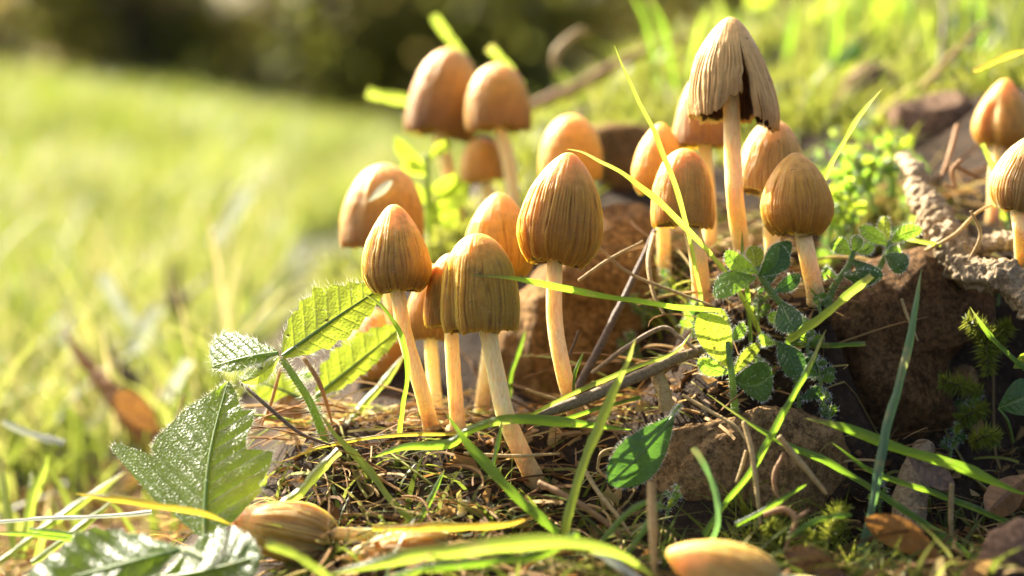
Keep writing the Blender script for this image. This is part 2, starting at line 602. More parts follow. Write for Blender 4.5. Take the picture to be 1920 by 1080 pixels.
M['litter'] = stuff_material('litter', [(0.11, 0.060, 0.025), (0.30, 0.17, 0.065), (0.46, 0.31, 0.13), (0.20, 0.24, 0.04)],
                             [(0.20, 0.10, 0.03), (0.50, 0.26, 0.07), (0.60, 0.42, 0.16), (0.40, 0.50, 0.05)], 0.35, 0.7, 0.15)
M['crumb'] = stuff_material('crumb', [(0.030, 0.018, 0.009), (0.075, 0.045, 0.02), (0.17, 0.10, 0.045)], [(0.03, 0.02, 0.01), (0.05, 0.03, 0.01), (0.1, 0.06, 0.03)], 0.05, 0.95, 0.05)
M['crown'] = stuff_material('tree_leaves', [(0.09, 0.11, 0.025), (0.14, 0.14, 0.036), (0.21, 0.15, 0.06)],
                            [(0.22, 0.26, 0.04), (0.30, 0.30, 0.05), (0.36, 0.25, 0.08)], 0.5, 0.6)
M['trunk'] = wood_material('trunk_bark', (0.045, 0.032, 0.022), (0.10, 0.075, 0.05), scale=14)

# ---------------------------------------------------------------- the ground
def sstep(a, b, x):
    t = np.clip((x - a) / (b - a), 0, 1)
    return t * t * (3 - 2 * t)


def lawn_z(x, y):
    xc = np.clip(x, -1.6, 1.6)
    z = sstep(0.6, 2.6, y) * (-0.135 * (xc + 0.36) - 0.035) - 0.03
    z = z - 0.55 * sstep(3.1, 6.0, y)
    z = z + 0.010 * np.sin(x * 4.1 + 1.3 * y) * sstep(0.6, 1.4, y) + 0.012 * np.sin(y * 5.3 - 2.0 * x) * sstep(0.9, 1.6, y)
    return z


CTRL = [(0, 1080, .427), (260, 1080, .405), (500, 1080, .368), (760, 1085, .355), (960, 1085, .355), (1200, 1085, .353), (1400, 1085, .352), (1650, 1085, .352),
        (1920, 1085, .352), (1010, 905, .400), (858, 812, .405), (805, 808, .415), (1080, 785, .42), (905, 800, .43), (940, 960, .385), (700, 940, .39),
        (600, 815, .41), (400, 870, .52), (640, 660, .50), (700, 530, .50), (870, 430, .52), (740, 430, .60), (560, 640, .72),
        (1050, 770, .44), (1200, 730, .44), (1100, 430, .50), (1250, 520, .445), (1320, 572, .425), (1390, 490, .44), (1530, 548, .408),
        (1650, 500, .43), (1800, 490, .445), (1450, 610, .412), (1350, 725, .405), (1250, 810, .405), (1450, 770, .41), (1200, 300, .56),
        (1500, 265, .55), (1700, 285, .52), (1900, 345, .48), (1920, 480, .44), (1050, 215, .66), (960, 290, .65), (1250, 95, .72), (1500, 45, .75),
        (1900, 30, .75), (1700, 125, .65), (1200, 1000, .385), (1600, 1000, .39), (1900, 960, .40), (1900, 800, .425), (1900, 600, .45), (1650, 830, .42), (1660, 660, .452), (1780, 640, .452), (1600, 740, .435)]
cpts = np.array([at(*c) for c in CTRL])
extra = []
for x in (-0.24, -0.12, 0.0, 0.15, 0.3, 0.45):
    extra.append((x, 0.18, -0.02 if x < -.05 else 0.0))
for y in (0.3, 0.42, 0.55, 0.75, 1.0, 1.3):
    extra.append((-0.25, y, float(lawn_z(np.array(-0.25), np.array(y)))))
for x, y, z in ((-0.12, .42, -.026), (-0.13, .6, -.026), (-0.14, .85, -.03), (-0.07, 1.0, -.01), (0.1, 1.05, .07), (0.3, 1.05, .085), (0.5, 1.0, .08), (-0.05, 1.35, -.04), (0.2, 1.4, -.03),
                (0.5, 1.4, -.03), (0.5, .35, .02), (0.5, .5, .06), (0.5, .75, .12)):
    extra.append((x, y, z))
cpts = np.vstack([cpts, np.array(extra)])


def tps_fit(P, z, lam=2e-5):
    n = len(P)
    r = np.linalg.norm(P[:, None] - P[None], axis=2)
    K = np.where(r > 0, r * r * np.log(r + 1e-12), 0) + lam * np.eye(n)
    Q = np.hstack([np.ones((n, 1)), P])
    A = np.block([[K, Q], [Q.T, np.zeros((3, 3))]])
    return np.linalg.solve(A, np.concatenate([z, np.zeros(3)]))


TP = cpts[:, :2]
TW = tps_fit(TP, cpts[:, 2])


def ground_z(x, y, rough=True):
    x, y = np.atleast_1d(np.asarray(x, float)), np.atleast_1d(np.asarray(y, float))
    z = lawn_z(x, y)
    ins = (x > -0.25) & (x < 0.5) & (y > 0.18) & (y < 1.4)
    if ins.any():
        q = np.stack([x[ins], y[ins]], -1)
        t = np.zeros(len(q))
        for i0 in range(0, len(q), 20000):
            qq = q[i0:i0 + 20000]
            r = np.linalg.norm(qq[:, None] - TP[None], axis=2)
            t[i0:i0 + 20000] = np.where(r > 0, r * r * np.log(r + 1e-12), 0) @ TW[:-3] + TW[-3] + qq @ TW[-2:]
        ex = np.minimum(np.minimum(q[:, 0] + 0.25, 0.5 - q[:, 0]) / 0.05, np.minimum(q[:, 1] - 0.18, 1.4 - q[:, 1]) / 0.06)
        w = sstep(0, 1, np.clip(ex, 0, 1))
        if rough:
            p3 = np.stack([q[:, 0], q[:, 1], np.zeros(len(q))], -1)
            t = t + w * (0.0028 * vnoise(p3, 60, 3, 4) + 0.0010 * vnoise(p3, 300, 5, 3))
        z[ins] = z[ins] * (1 - w) + t * w
    return z


def axis_coords(lo, hi, step, far, grow=1.16):
    c = list(np.arange(lo, hi + 1e-9, step))
    s, x = step, hi
    while x < far:
        s *= grow
        x += s
        c.append(x)
    s, x = step, lo
    pre = []
    while x > -far:
        s *= grow
        x -= s
        pre.append(x)
    return np.array(pre[::-1] + c)


gx = axis_coords(-0.25, 0.5, 0.0028, 90)
gy = axis_coords(0.2, 1.1, 0.0034, 90)
GX, GY = np.meshgrid(gx, gy, indexing='ij')
GZ = ground_z(GX.ravel(), GY.ravel())
GV = np.stack([GX.ravel(), GY.ravel(), GZ], -1)
lawn_w = np.clip(sstep(0.62, 0.9, GV[:, 1]) + sstep(-0.10, -0.2, GV[:, 0]) * sstep(0.45, 0.6, GV[:, 1]), 0, 1)
ground = mk('ground', GV, grid_faces(len(gx), len(gy))[:, ::-1], M['soil'], attrs={'lawn': lawn_w})
ground['kind'] = 'structure'
ground['label'] = 'dark crumbly soil of the mound running out under the lawn'


def gz(p):
    return float(ground_z(p[0], p[1])[0])


# ---------------------------------------------------------------- mushrooms
PROFILES = {
    'egg': [(0, 0), (.02, .16), (.07, .32), (.14, .48), (.22, .62), (.35, .80), (.5, .93), (.65, 1.0), (.78, .985), (.88, .90), (.95, .79), (1, .66)],
    'cone': [(0, 0), (.02, .17), (.07, .30), (.14, .43), (.25, .61), (.4, .80), (.55, .93), (.7, 1.0), (.82, .985), (.92, .87), (1, .70)],
    'dome': [(0, 0), (.015, .19), (.05, .36), (.12, .55), (.22, .71), (.36, .85), (.52, .945), (.7, .99), (.85, 1.0), (.95, .975), (1, .93)],
    'tall': [(0, 0), (.02, .17), (.07, .31), (.15, .47), (.28, .68), (.42, .84), (.58, .95), (.74, 1.0), (.9, 1.0), (1, .97)],
    'bell': [(0, 0), (.015, .16), (.05, .29), (.12, .44), (.22, .57), (.38, .72), (.55, .84), (.72, .93), (.88, .99), (1, 1.0)],
}


def mushroom(apex, rim, width, d, stem, stem_w, label, prof='egg', mat='cap_gold', hi=True, fold=None, tear=False, furrows=58, lean=0.0,
             fdepth=1.0, seed=0, wave=0.02, base_d=None):
    """apex, rim: pixels of the crown tip and of the middle of the margin; stem: pixel polyline from cap to ground"""
    rg = np.random.default_rng(100 + seed)
    A = at(apex[0], apex[1], d - lean)
    B = at(rim[0], rim[1], d + lean)
    axis = A - B
    Lc = np.linalg.norm(axis)
    axis = axis / Lc
    ex = CR - axis * (CR @ axis)
    ex /= np.linalg.norm(ex)
    ey = np.cross(axis, ex)
    if ey @ CF < 0:
        ey = -ey
    R = width / 2 * d / FPX
    # stem path first: it fixes the base
    SP = [(p[0], p[1], p[2] if len(p) > 2 else d) for p in stem]
    n = 26
    C = px_path(SP, n)
    inside = B + axis * Lc * 0.55
    C = np.vstack([inside[None], C])
    C = smooth_path(C, 40)
    base = C[-1].copy()
    t = thing('mushroom', label, 'mushroom', base, 'brown mushrooms of the clump')
    rs = stem_w / 2 * d / FPX
    tt = np.linspace(0, 1, len(C))
    rad = rs * (0.93 + 0.12 * tt + 0.22 * np.clip((tt - 0.85) / 0.15, 0, 1) ** 2)
    V, F = tube_arrays(C, rad, 28 if hi else 16, 0.05, 350, seed)
    mk('stem', V, F, M['stem'], t, attrs={'along': np.repeat(tt, 28 if hi else 16)})
    # cap
    na, ns = (320, 84) if hi else (168, 48)
    pr = np.array(PROFILES[prof])
    s = np.linspace(0, 1, ns) ** 1.25
    # smooth the profile
    fine = np.linspace(0, 1, 600)
    rr = np.interp(fine, pr[:, 0], pr[:, 1])
    ker = np.hanning(41)
    ker /= ker.sum()
    pad = np.concatenate([-rr[1:21][::-1], rr, np.full(20, 0) + rr[-1] + (rr[-1] - rr[-2]) * np.arange(1, 21)])
    rr = np.convolve(pad, ker, 'valid')
    rr = np.maximum(rr - rr[0] * (1 - fine) ** 40, 0)
    # keep a rounded crown
    rr = np.where(fine < 0.05, np.maximum(rr, np.sqrt(np.maximum(fine, 0) / 0.05) * np.interp(0.05, fine, rr)), rr)
    rr[0] = 0
    r = np.interp(s, fine, rr)
    a = np.linspace(0, 2 * np.pi, na, endpoint=False)
    # slit of the torn cap: the first column is the slit
    slit = math.radians(-74)
    if tear:
        a = np.linspace(slit, slit + 2 * np.pi, na)
    # irregular furrows: warped angle
    ph = rg.uniform(0, 6.28, 12)
    warp = a + 0.07 * np.sin(3 * a + ph[5]) + 0.05 * np.sin(2 * a + ph[0]) + 0.035 * np.sin(5 * a + ph[1]) + 0.030 * np.sin(11 * a + ph[2]) + 0.016 * np.sin(23 * a + ph[3]) + 0.008 * np.sin(41 * a + ph[4])
    SS, AA = np.meshgrid(s, warp, indexing='ij')
    S2, A2 = np.meshgrid(s, a, indexing='ij')
    wob = 0.02 * np.sin(7 * S2 + 3 * A2 + ph[6]) + 0.016 * np.sin(9 * S2 + 7 * A2 + ph[4]) + 0.008 * np.sin(17 * S2 - 4 * A2 + ph[5])
    fw = AA + wob
    g = 0.5 + 0.5 * np.cos(furrows * fw)
    g = g ** 2.2                                              # narrow dark groove
    g2 = (0.5 + 0.5 * np.cos(furrows * 0.5 * fw + ph[6])) ** 3
    P3 = np.stack([np.cos(A2).ravel() * 3, np.sin(A2).ravel() * 3, S2.ravel() * 1.5], -1)
    nz = vnoise(P3, 1.6, seed, 3).reshape(S2.shape)
    nz2 = vnoise(np.stack([np.cos(A2).ravel() * 14, np.sin(A2).ravel() * 14, S2.ravel() * 2.0], -1), 1.3, seed + 9, 3).reshape(S2.shape)
    start = sstep(0.20, 0.46, S2 + 0.12 * nz + 0.07 * nz2)
    amp = start * (0.6 + 0.9 * nz2 + 0.35 * nz) * fdepth
    amp = np.clip(amp, 0, 1.4)
    groove = np.clip((0.85 * g + 0.4 * g2 * g) * amp, 0, 1)
    RR = r[:, None] * R * (1 + 0.045 * nz + 0.012 * nz2 + wave * np.sin(3 * A2 + ph[7]) * S2 ** 2 + wave * 0.6 * np.sin(5 * A2 + ph[8]) * S2 ** 3)
    RR = RR - groove * R * 0.042 * sstep(0, 0.3, S2)
    Z = 1 - S2 * (1 + 0.014 * np.sin(2 * A2 + ph[9]) + 0.012 * np.sin(7 * A2 + ph[10]) + 0.008 * np.sin(19 * A2 + ph[11]) + 0.030 * nz2 * S2 ** 3)
    if fold is not None:
        for fa, fwid, dep, s0 in fold:
            da = (A2 - math.radians(fa) + np.pi) % (2 * np.pi) - np.pi
            k = np.exp(-(da / math.radians(fwid)) ** 2) * sstep(s0, s0 + 0.35, S2)
            RR = RR * (1 - dep * k)
            Z = Z + 0.10 * dep * k
    if tear:
        da = A2 - slit                                        # 0 .. 2 pi
        fl = 1 - sstep(math.radians(82), math.radians(112), da)  # the flap
        up = sstep(0.22, 1.0, S2)
        RR = RR * (1 + 0.34 * fl * up * sstep(math.radians(0), math.radians(30), da + 0.25))
        Z = Z - 0.10 * fl * up
        # the free edge hangs; the other side of the slit is cut higher
        other = sstep(2 * np.pi - math.radians(50), 2 * np.pi - math.radians(4), da)
        Z = Z + 0.24 * other * sstep(0.45, 1.0, S2)
        RR = RR * (1 - 0.05 * other * up)
        lift = sstep(0, math.radians(28), da)
        Z = Z + fl * (1 - lift) * 0.10 * up
        rag = vnoise(np.stack([np.cos(A2).ravel() * 30, np.sin(A2).ravel() * 30, S2.ravel()], -1), 1.0, 77, 3).reshape(S2.shape)
        Z = Z + rag * 0.05 * sstep(0.75, 1.0, S2)
        A2 = A2 + fl * up * math.radians(13) + (rag * 0.05 + 0.04 * np.sin(14 * S2)) * up * ((da < 0.25) | (da > 6.03))
    outer = B + (RR * np.cos(A2))[..., None] * ex + (RR * np.sin(A2))[..., None] * ey + ((Z * Lc)[..., None] * axis)
    flip = (ey @ np.cross(axis, ex)) < 0
    streak = np.clip(0.5 + 0.9 * nz2, 0, 1) * start
    if tear:
        # thin wall: outer skin, lip and inner wall, with a dark gill lining inside it
        thick = R * 0.085
        m_in = 14
        s_in = np.linspace(ns - 1, int(ns * 0.30), m_in).astype(int)
        Rin = np.maximum(RR[s_in] - thick * (0.35 + 0.9 * (1 - S2[s_in])), R * 0.04)
        Rin[0] = RR[-1] - thick * 0.30
        Zin = Z[s_in] - 0.03 * (1 - S2[s_in])
        Ain, Sin = A2[s_in], S2[s_in]
    else:
        # fleshy body closed by the gill plane a little above the margin
        m_in = 5
        fr = np.array([0.985, 0.95, 0.90, 0.45, 0.02])[:, None]
        Rin = RR[-1][None] * fr
        Zin = Z[-1][None] + np.array([-0.004, 0.004, 0.022, 0.03, 0.03])[:, None]
        Ain = np.repeat(A2[-1][None], m_in, 0)
        Sin = np.ones_like(Ain)
    inner = B + (Rin * np.cos(Ain))[..., None] * ex + (Rin * np.sin(Ain))[..., None] * ey + ((Zin * Lc)[..., None] * axis)
    Vc = np.vstack([outer.reshape(-1, 3), inner.reshape(-1, 3)])
    Fc = grid_faces(ns + m_in, na, not tear)
    if flip:
        Fc = Fc[:, ::-1]
    k_in = inner.shape[0] * inner.shape[1]
    uvx = np.concatenate([S2.ravel(), Sin.ravel()])
    uvg = np.concatenate([groove.ravel(), np.full(k_in, 0.9)])
    uvs = np.concatenate([streak.ravel(), np.ones(k_in)])
    mk('cap', Vc, Fc, M[mat], t, attrs={'capuv': np.stack([uvx, uvg, uvs], -1)})
    if tear:
        corr = 1 - 0.03 * (0.5 + 0.5 * np.cos(50 * Ain))
        Rg = np.maximum(Rin - R * 0.05, R * 0.03) * corr
        Zg = Zin + 0.03
        lin = B + (Rg * np.cos(Ain))[..., None] * ex + (Rg * np.sin(Ain))[..., None] * ey + ((Zg * Lc)[..., None] * axis)
        mk('gills', lin.reshape(-1, 3), grid_faces(m_in, na), M['gill'], t)
    else:
        # gills: thin lamellae hanging under the flesh
        ng = 48 if hi else 26
        GVs, GFs = [], []
        for q in range(ng):
            j = int(q * na / ng)
            dirv = math.cos(Ain[0, j]) * ex + math.sin(Ain[0, j]) * ey
            ro, ri = Rin[2, j] * 0.97, rs * 1.05
            z0_, z1_ = Zin[1, j] * Lc, (Zin[3, j] + 0.01) * Lc
            GVs += [B + dirv * ri + axis * (z0_ * .6 + z1_ * .4), B + dirv * ro + axis * z0_, B + dirv * ro + axis * z1_, B + dirv * ri + axis * z1_]
            GFs.append((4 * q, 4 * q + 1, 4 * q + 2, 4 * q + 3))
        mk('gills', GVs, GFs, M['gill_pale'], t, smooth=False)
    return t


K = 0
def mush(*a, **k):
    global K
    K += 1
    k.setdefault('seed', K)
    return mushroom(*a, **k)


# (crown tip, margin middle, width, depth, stem pixels, stem width)
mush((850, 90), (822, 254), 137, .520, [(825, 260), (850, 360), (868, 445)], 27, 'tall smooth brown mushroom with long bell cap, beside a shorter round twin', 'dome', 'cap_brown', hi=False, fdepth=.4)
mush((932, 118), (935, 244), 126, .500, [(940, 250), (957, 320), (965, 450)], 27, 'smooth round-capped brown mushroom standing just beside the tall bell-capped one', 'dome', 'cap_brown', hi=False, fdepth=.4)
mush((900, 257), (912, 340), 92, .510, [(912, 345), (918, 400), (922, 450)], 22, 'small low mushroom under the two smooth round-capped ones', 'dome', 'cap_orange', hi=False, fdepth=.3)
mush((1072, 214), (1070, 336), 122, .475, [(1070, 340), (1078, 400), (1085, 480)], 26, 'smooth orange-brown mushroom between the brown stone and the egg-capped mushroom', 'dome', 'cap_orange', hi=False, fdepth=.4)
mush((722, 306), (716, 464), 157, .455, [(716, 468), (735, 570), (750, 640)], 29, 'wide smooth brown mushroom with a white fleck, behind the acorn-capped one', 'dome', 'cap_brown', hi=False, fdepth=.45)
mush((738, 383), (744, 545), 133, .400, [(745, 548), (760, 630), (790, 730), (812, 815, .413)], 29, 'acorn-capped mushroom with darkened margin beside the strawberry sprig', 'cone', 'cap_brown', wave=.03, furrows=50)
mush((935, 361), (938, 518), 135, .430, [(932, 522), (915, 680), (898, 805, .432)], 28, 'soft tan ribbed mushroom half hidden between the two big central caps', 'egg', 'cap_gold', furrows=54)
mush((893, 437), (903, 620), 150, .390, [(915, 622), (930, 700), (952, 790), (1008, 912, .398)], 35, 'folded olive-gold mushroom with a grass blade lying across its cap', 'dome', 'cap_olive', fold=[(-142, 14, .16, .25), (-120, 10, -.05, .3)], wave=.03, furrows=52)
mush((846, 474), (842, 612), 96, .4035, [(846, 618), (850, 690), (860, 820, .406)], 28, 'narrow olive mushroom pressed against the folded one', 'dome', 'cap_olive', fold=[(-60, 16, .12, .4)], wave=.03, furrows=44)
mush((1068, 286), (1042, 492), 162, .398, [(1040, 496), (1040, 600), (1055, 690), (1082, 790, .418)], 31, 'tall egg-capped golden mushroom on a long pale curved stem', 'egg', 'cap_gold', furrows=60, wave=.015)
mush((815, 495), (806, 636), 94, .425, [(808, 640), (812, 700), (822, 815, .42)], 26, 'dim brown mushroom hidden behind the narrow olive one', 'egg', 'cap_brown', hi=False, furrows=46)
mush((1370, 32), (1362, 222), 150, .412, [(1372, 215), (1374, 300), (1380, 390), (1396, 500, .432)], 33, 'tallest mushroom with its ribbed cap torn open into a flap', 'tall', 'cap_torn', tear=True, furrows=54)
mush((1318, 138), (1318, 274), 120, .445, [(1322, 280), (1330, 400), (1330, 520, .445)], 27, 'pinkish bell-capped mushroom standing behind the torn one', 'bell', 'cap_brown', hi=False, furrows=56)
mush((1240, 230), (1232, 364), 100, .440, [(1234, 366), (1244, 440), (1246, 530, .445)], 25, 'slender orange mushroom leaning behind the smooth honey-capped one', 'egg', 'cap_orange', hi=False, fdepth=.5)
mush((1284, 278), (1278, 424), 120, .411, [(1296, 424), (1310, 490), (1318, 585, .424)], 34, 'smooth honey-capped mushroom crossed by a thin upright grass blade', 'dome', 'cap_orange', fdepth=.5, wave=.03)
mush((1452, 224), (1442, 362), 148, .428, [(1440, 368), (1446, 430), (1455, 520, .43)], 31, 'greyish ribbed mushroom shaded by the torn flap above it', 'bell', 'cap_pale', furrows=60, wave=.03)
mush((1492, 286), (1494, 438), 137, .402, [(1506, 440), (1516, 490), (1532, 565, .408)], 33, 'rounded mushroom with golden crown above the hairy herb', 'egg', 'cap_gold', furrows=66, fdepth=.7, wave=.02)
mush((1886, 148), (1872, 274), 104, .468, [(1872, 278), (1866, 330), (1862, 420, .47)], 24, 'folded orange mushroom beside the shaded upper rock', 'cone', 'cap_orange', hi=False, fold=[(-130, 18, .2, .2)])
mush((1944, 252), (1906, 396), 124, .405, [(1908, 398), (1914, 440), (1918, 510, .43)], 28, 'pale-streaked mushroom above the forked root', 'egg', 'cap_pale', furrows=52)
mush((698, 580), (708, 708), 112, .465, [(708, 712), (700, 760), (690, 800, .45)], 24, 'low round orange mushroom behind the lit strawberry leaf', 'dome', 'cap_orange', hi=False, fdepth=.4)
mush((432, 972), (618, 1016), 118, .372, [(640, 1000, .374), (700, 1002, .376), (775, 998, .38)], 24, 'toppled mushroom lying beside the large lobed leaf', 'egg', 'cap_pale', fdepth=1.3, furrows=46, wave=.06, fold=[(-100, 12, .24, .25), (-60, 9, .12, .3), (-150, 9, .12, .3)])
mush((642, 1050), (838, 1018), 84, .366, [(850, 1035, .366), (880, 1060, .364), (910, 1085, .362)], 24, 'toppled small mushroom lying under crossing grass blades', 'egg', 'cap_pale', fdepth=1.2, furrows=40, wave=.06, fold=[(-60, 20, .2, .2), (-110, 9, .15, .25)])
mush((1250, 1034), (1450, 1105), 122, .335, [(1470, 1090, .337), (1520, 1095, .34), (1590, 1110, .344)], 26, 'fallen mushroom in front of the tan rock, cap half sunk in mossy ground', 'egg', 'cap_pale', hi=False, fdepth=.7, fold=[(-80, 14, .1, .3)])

# ---------------------------------------------------------------- rocks
def rock(outline, d, front, back, label, mat, seed=0, n=150, rings=56, rough=1.0, squ=3.2, shift=(0, 0), cat='rock'):
    """outline: pixel polygon; front, back: how far it bulges towards / away from the lens, in photo pixels at that depth"""
    O = np.array(outline, float)
    P = np.vstack([O, O[:1]])
    seg = np.concatenate([[0], np.cumsum(np.linalg.norm(np.diff(P, axis=0), axis=1))])
    q = np.linspace(0, seg[-1], n, endpoint=False)
    ring = np.stack([np.interp(q, seg, P[:, c]) for c in (0, 1)], -1)
    for _ in range(3):
        ring = 0.25 * np.roll(ring, 1, 0) + 0.5 * ring + 0.25 * np.roll(ring, -1, 0)
    cen = ring.mean(0)
    ring = cen + (ring - cen) * 1.07
    th = np.linspace(-np.pi / 2, np.pi / 2, rings)
    V = []
    for t in th:
        k = abs(math.cos(t)) ** (2 / squ)
        w = math.copysign(abs(math.sin(t)) ** (2 / squ), math.sin(t))
        z = w * (front if w < 0 else back)
        xy = cen + (ring - cen) * max(k, 0.004) + np.array(shift) * (-w if w < 0 else 0)
        V.append(np.column_stack([xy, np.full(n, z)]))
    V = np.array(V)
    px, py, z = V[..., 0].ravel(), V[..., 1].ravel(), V[..., 2].ravel()
    W3 = at(px, py, d + z * d / FPX)
    G = W3.reshape(rings, n, 3)
    du = np.roll(G, -1, 1) - np.roll(G, 1, 1)
    dv = np.gradient(G, axis=0)
    N = np.cross(du, dv)
    N /= np.linalg.norm(N, axis=2)[..., None] + 1e-12
    cw = W3.mean(0)
    if ((W3 - cw) * N.reshape(-1, 3)).sum() < 0:
        N = -N
    N = N.reshape(-1, 3)
    size = np.linalg.norm(W3.max(0) - W3.min(0))
    rgp = np.random.default_rng(900 + seed)
    half = (W3.max(0) - W3.min(0)) / 2
    for q in range(26):
        pn_ = rgp.normal(size=3)
        if q % 2:
            pn_[1] = -abs(pn_[1]) - .3
        pn_ /= np.linalg.norm(pn_)
        dd_ = (W3 - cw) @ pn_
        lim = dd_.max() * rgp.uniform(.80, .97)
        over = np.maximum(dd_ - lim, 0)
        W3 = W3 - (over * .92)[:, None] * pn_
    # chipped, faceted relief
    big = vnoise(W3, 2.6 / size, seed, 2)
    cell = vnoise(W3, 6.5 / size, seed + 3, 2)
    facet = np.round(cell * 5) / 5 * 0.7 + cell * 0.3
    fine = vnoise(W3, 26 / size, seed + 5, 4, 0.6)
    W3 = W3 + N * (rough * size * (0.022 * big + 0.016 * facet + 0.014 * fine))[:, None]
    F = grid_faces(rings, n, True)
    base = W3[np.argmin(W3[:, 2])]
    o = mk('rock', W3, F, M[mat], loc=np.array([cw[0], cw[1], base[2]]))
    tag(o, label, cat)
    return o


rock([(930, 640), (945, 560), (1000, 505), (1060, 470), (1110, 400), (1150, 388), (1205, 392), (1222, 440), (1250, 500), (1330, 540), (1345, 600), (1320, 660),
      (1240, 715), (1160, 770), (1050, 800), (950, 780)], .455, 95, 160, 'mottled tan rock with moss, behind the pale curved mushroom stems', 'rock_moss', 3, shift=(0, 12))
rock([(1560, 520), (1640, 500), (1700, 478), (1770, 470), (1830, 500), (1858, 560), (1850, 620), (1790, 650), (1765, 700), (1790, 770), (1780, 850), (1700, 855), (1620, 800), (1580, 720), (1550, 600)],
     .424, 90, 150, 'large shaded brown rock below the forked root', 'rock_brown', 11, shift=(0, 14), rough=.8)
rock([(1200, 900), (1215, 840), (1280, 790), (1400, 770), (1500, 775), (1560, 800), (1590, 860), (1595, 950), (1540, 1000), (1400, 1010), (1270, 990), (1215, 950)],
     .398, 80, 130, 'tan pitted rock with a sunlit top edge in front of the herbs', 'rock_tan', 21, shift=(0, 10))
rock([(1570, 215), (1590, 150), (1630, 122), (1680, 130), (1700, 180), (1690, 240), (1620, 260)], .575, 50, 90, 'small peaked pinkish rock on the mossy bank', 'rock_grey', 31)
rock([(1670, 210), (1720, 175), (1800, 172), (1850, 190), (1862, 280), (1850, 360), (1740, 370), (1690, 300)], .530, 60, 120, 'blocky shaded rock beside the folded orange mushroom', 'rock_grey', 37)
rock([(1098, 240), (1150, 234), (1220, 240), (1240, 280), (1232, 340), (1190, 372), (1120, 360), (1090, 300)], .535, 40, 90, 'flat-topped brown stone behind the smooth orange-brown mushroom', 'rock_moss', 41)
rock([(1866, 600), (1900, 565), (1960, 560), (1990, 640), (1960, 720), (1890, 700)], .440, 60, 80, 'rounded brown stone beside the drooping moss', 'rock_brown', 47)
rock([(1835, 1060), (1860, 1000), (1910, 975), (1980, 985), (1990, 1090), (1850, 1110)], .352, 50, 70, 'smooth reddish stone lying past the curled brown leaf', 'rock_grey', 53, rough=.5)
rock([(1760, 700), (1790, 680), (1830, 690), (1840, 730), (1800, 750), (1765, 740)], .425, 20, 30, 'small pale pebble under the drooping moss', 'rock_tan', 57, n=70, rings=26, cat='pebble')
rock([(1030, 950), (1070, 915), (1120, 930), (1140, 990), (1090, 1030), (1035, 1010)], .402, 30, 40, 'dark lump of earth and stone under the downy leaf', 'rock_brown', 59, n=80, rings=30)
rock([(1230, 380), (1280, 380), (1290, 470), (1240, 480)], .50, 25, 40, 'small grey stone behind the slender orange mushroom', 'rock_grey', 61, n=70, rings=26, cat='pebble')


# ---------------------------------------------------------------- roots and twigs
def branch(name, pts, widths, label, mat, cat, rough=0.35, n=70, ns=16, seed=0, nscale=260, group=None):
    C = px_path(pts, n)
    w = np.interp(np.linspace(0, 1, n), np.linspace(0, 1, len(widths)), widths)
    dm = np.mean([p[2] for p in pts])
    wig = np.stack([vnoise(C * 1.0, 90, seed + c, 2) for c in range(3)], -1)
    C = C + wig * (w.max() * dm / FPX * 0.10)
    V, F = tube_arrays(C, w / 2 * dm / FPX, ns, rough, nscale, seed)
    o = mk(name, V, F, M[mat], loc=C[0])
    return tag(o, label, cat, group)


rt = thing('forked_root', 'gnarled pale root forking over the large shaded rock', 'root', at(1790, 480, .425))
def root_part(name, pts, widths, seed, rough=.55):
    n = 150
    C = px_path(pts, n)
    C = C + .0016 * np.stack([vnoise(C, 110, seed + c, 3) for c in range(3)], -1)
    w = np.interp(np.linspace(0, 1, n), np.linspace(0, 1, len(widths)), widths)
    w = w * (1 + .16 * vnoise(C, 160, seed + 2, 3))
    V, F = tube_arrays(C, w / 2 * .42 / FPX, 40, rough, 520, seed)
    return mk(name, V, F, M['root'], rt)
root_part('root_limb', [(1755, 440, .425), (1790, 485, .42), (1830, 512, .415), (1880, 522, .41), (1930, 560, .405), (1960, 610, .405)], [50, 64, 62, 56, 60, 56], 5)
root_part('root_limb', [(1780, 470, .43), (1830, 462, .428), (1880, 455, .425), (1960, 462, .42)], [34, 34, 36, 40], 8)
root_part('root_limb', [(1790, 490, .425), (1770, 450, .43), (1735, 380, .44), (1712, 320, .45), (1690, 290, .46)], [56, 66, 62, 44, 24], 13, .5)
branch('bark_stick', [(1735, 840, .40), (1715, 900, .392), (1705, 960, .385), (1700, 1030, .378)], [44, 60, 64, 56], 'pale papery stick standing below the large shaded rock', 'root', 'stick', .25, seed=4)
branch('twig', [(985, 790, .392), (1060, 762, .394), (1180, 712, .398), (1290, 665, .402), (1390, 632, .405)], [16, 22, 22, 20, 16], 'long grey-brown twig leaning across the base of the pale curved stem', 'twig', 'twig', .22, seed=6)
branch('twig', [(1080, 735, .41), (1130, 640, .415), (1185, 530, .42), (1228, 432, .425)], [16, 15, 14, 10], 'dark forked twig leaning up against the mossy tan rock', 'twig_dark', 'twig', .25, seed=9)
branch('twig', [(1110, 700, .408), (1170, 655, .405), (1240, 615, .405), (1275, 632, .403), (1310, 660, .40)], [8, 9, 9, 8, 6], 'thin bent brown twig above the long grey-brown twig', 'twig', 'twig', .15, seed=12)
branch('stub', [(1232, 700, .402), (1242, 730, .4), (1252, 770, .40)], [26, 24, 30], 'short split straw stub under the long twig', 'straw', 'stub', .4, seed=14)
bs = thing('broken_stem', 'broken white stem stump splintered into prongs, standing in the litter', 'stem stump', at(845, 1040, .383))
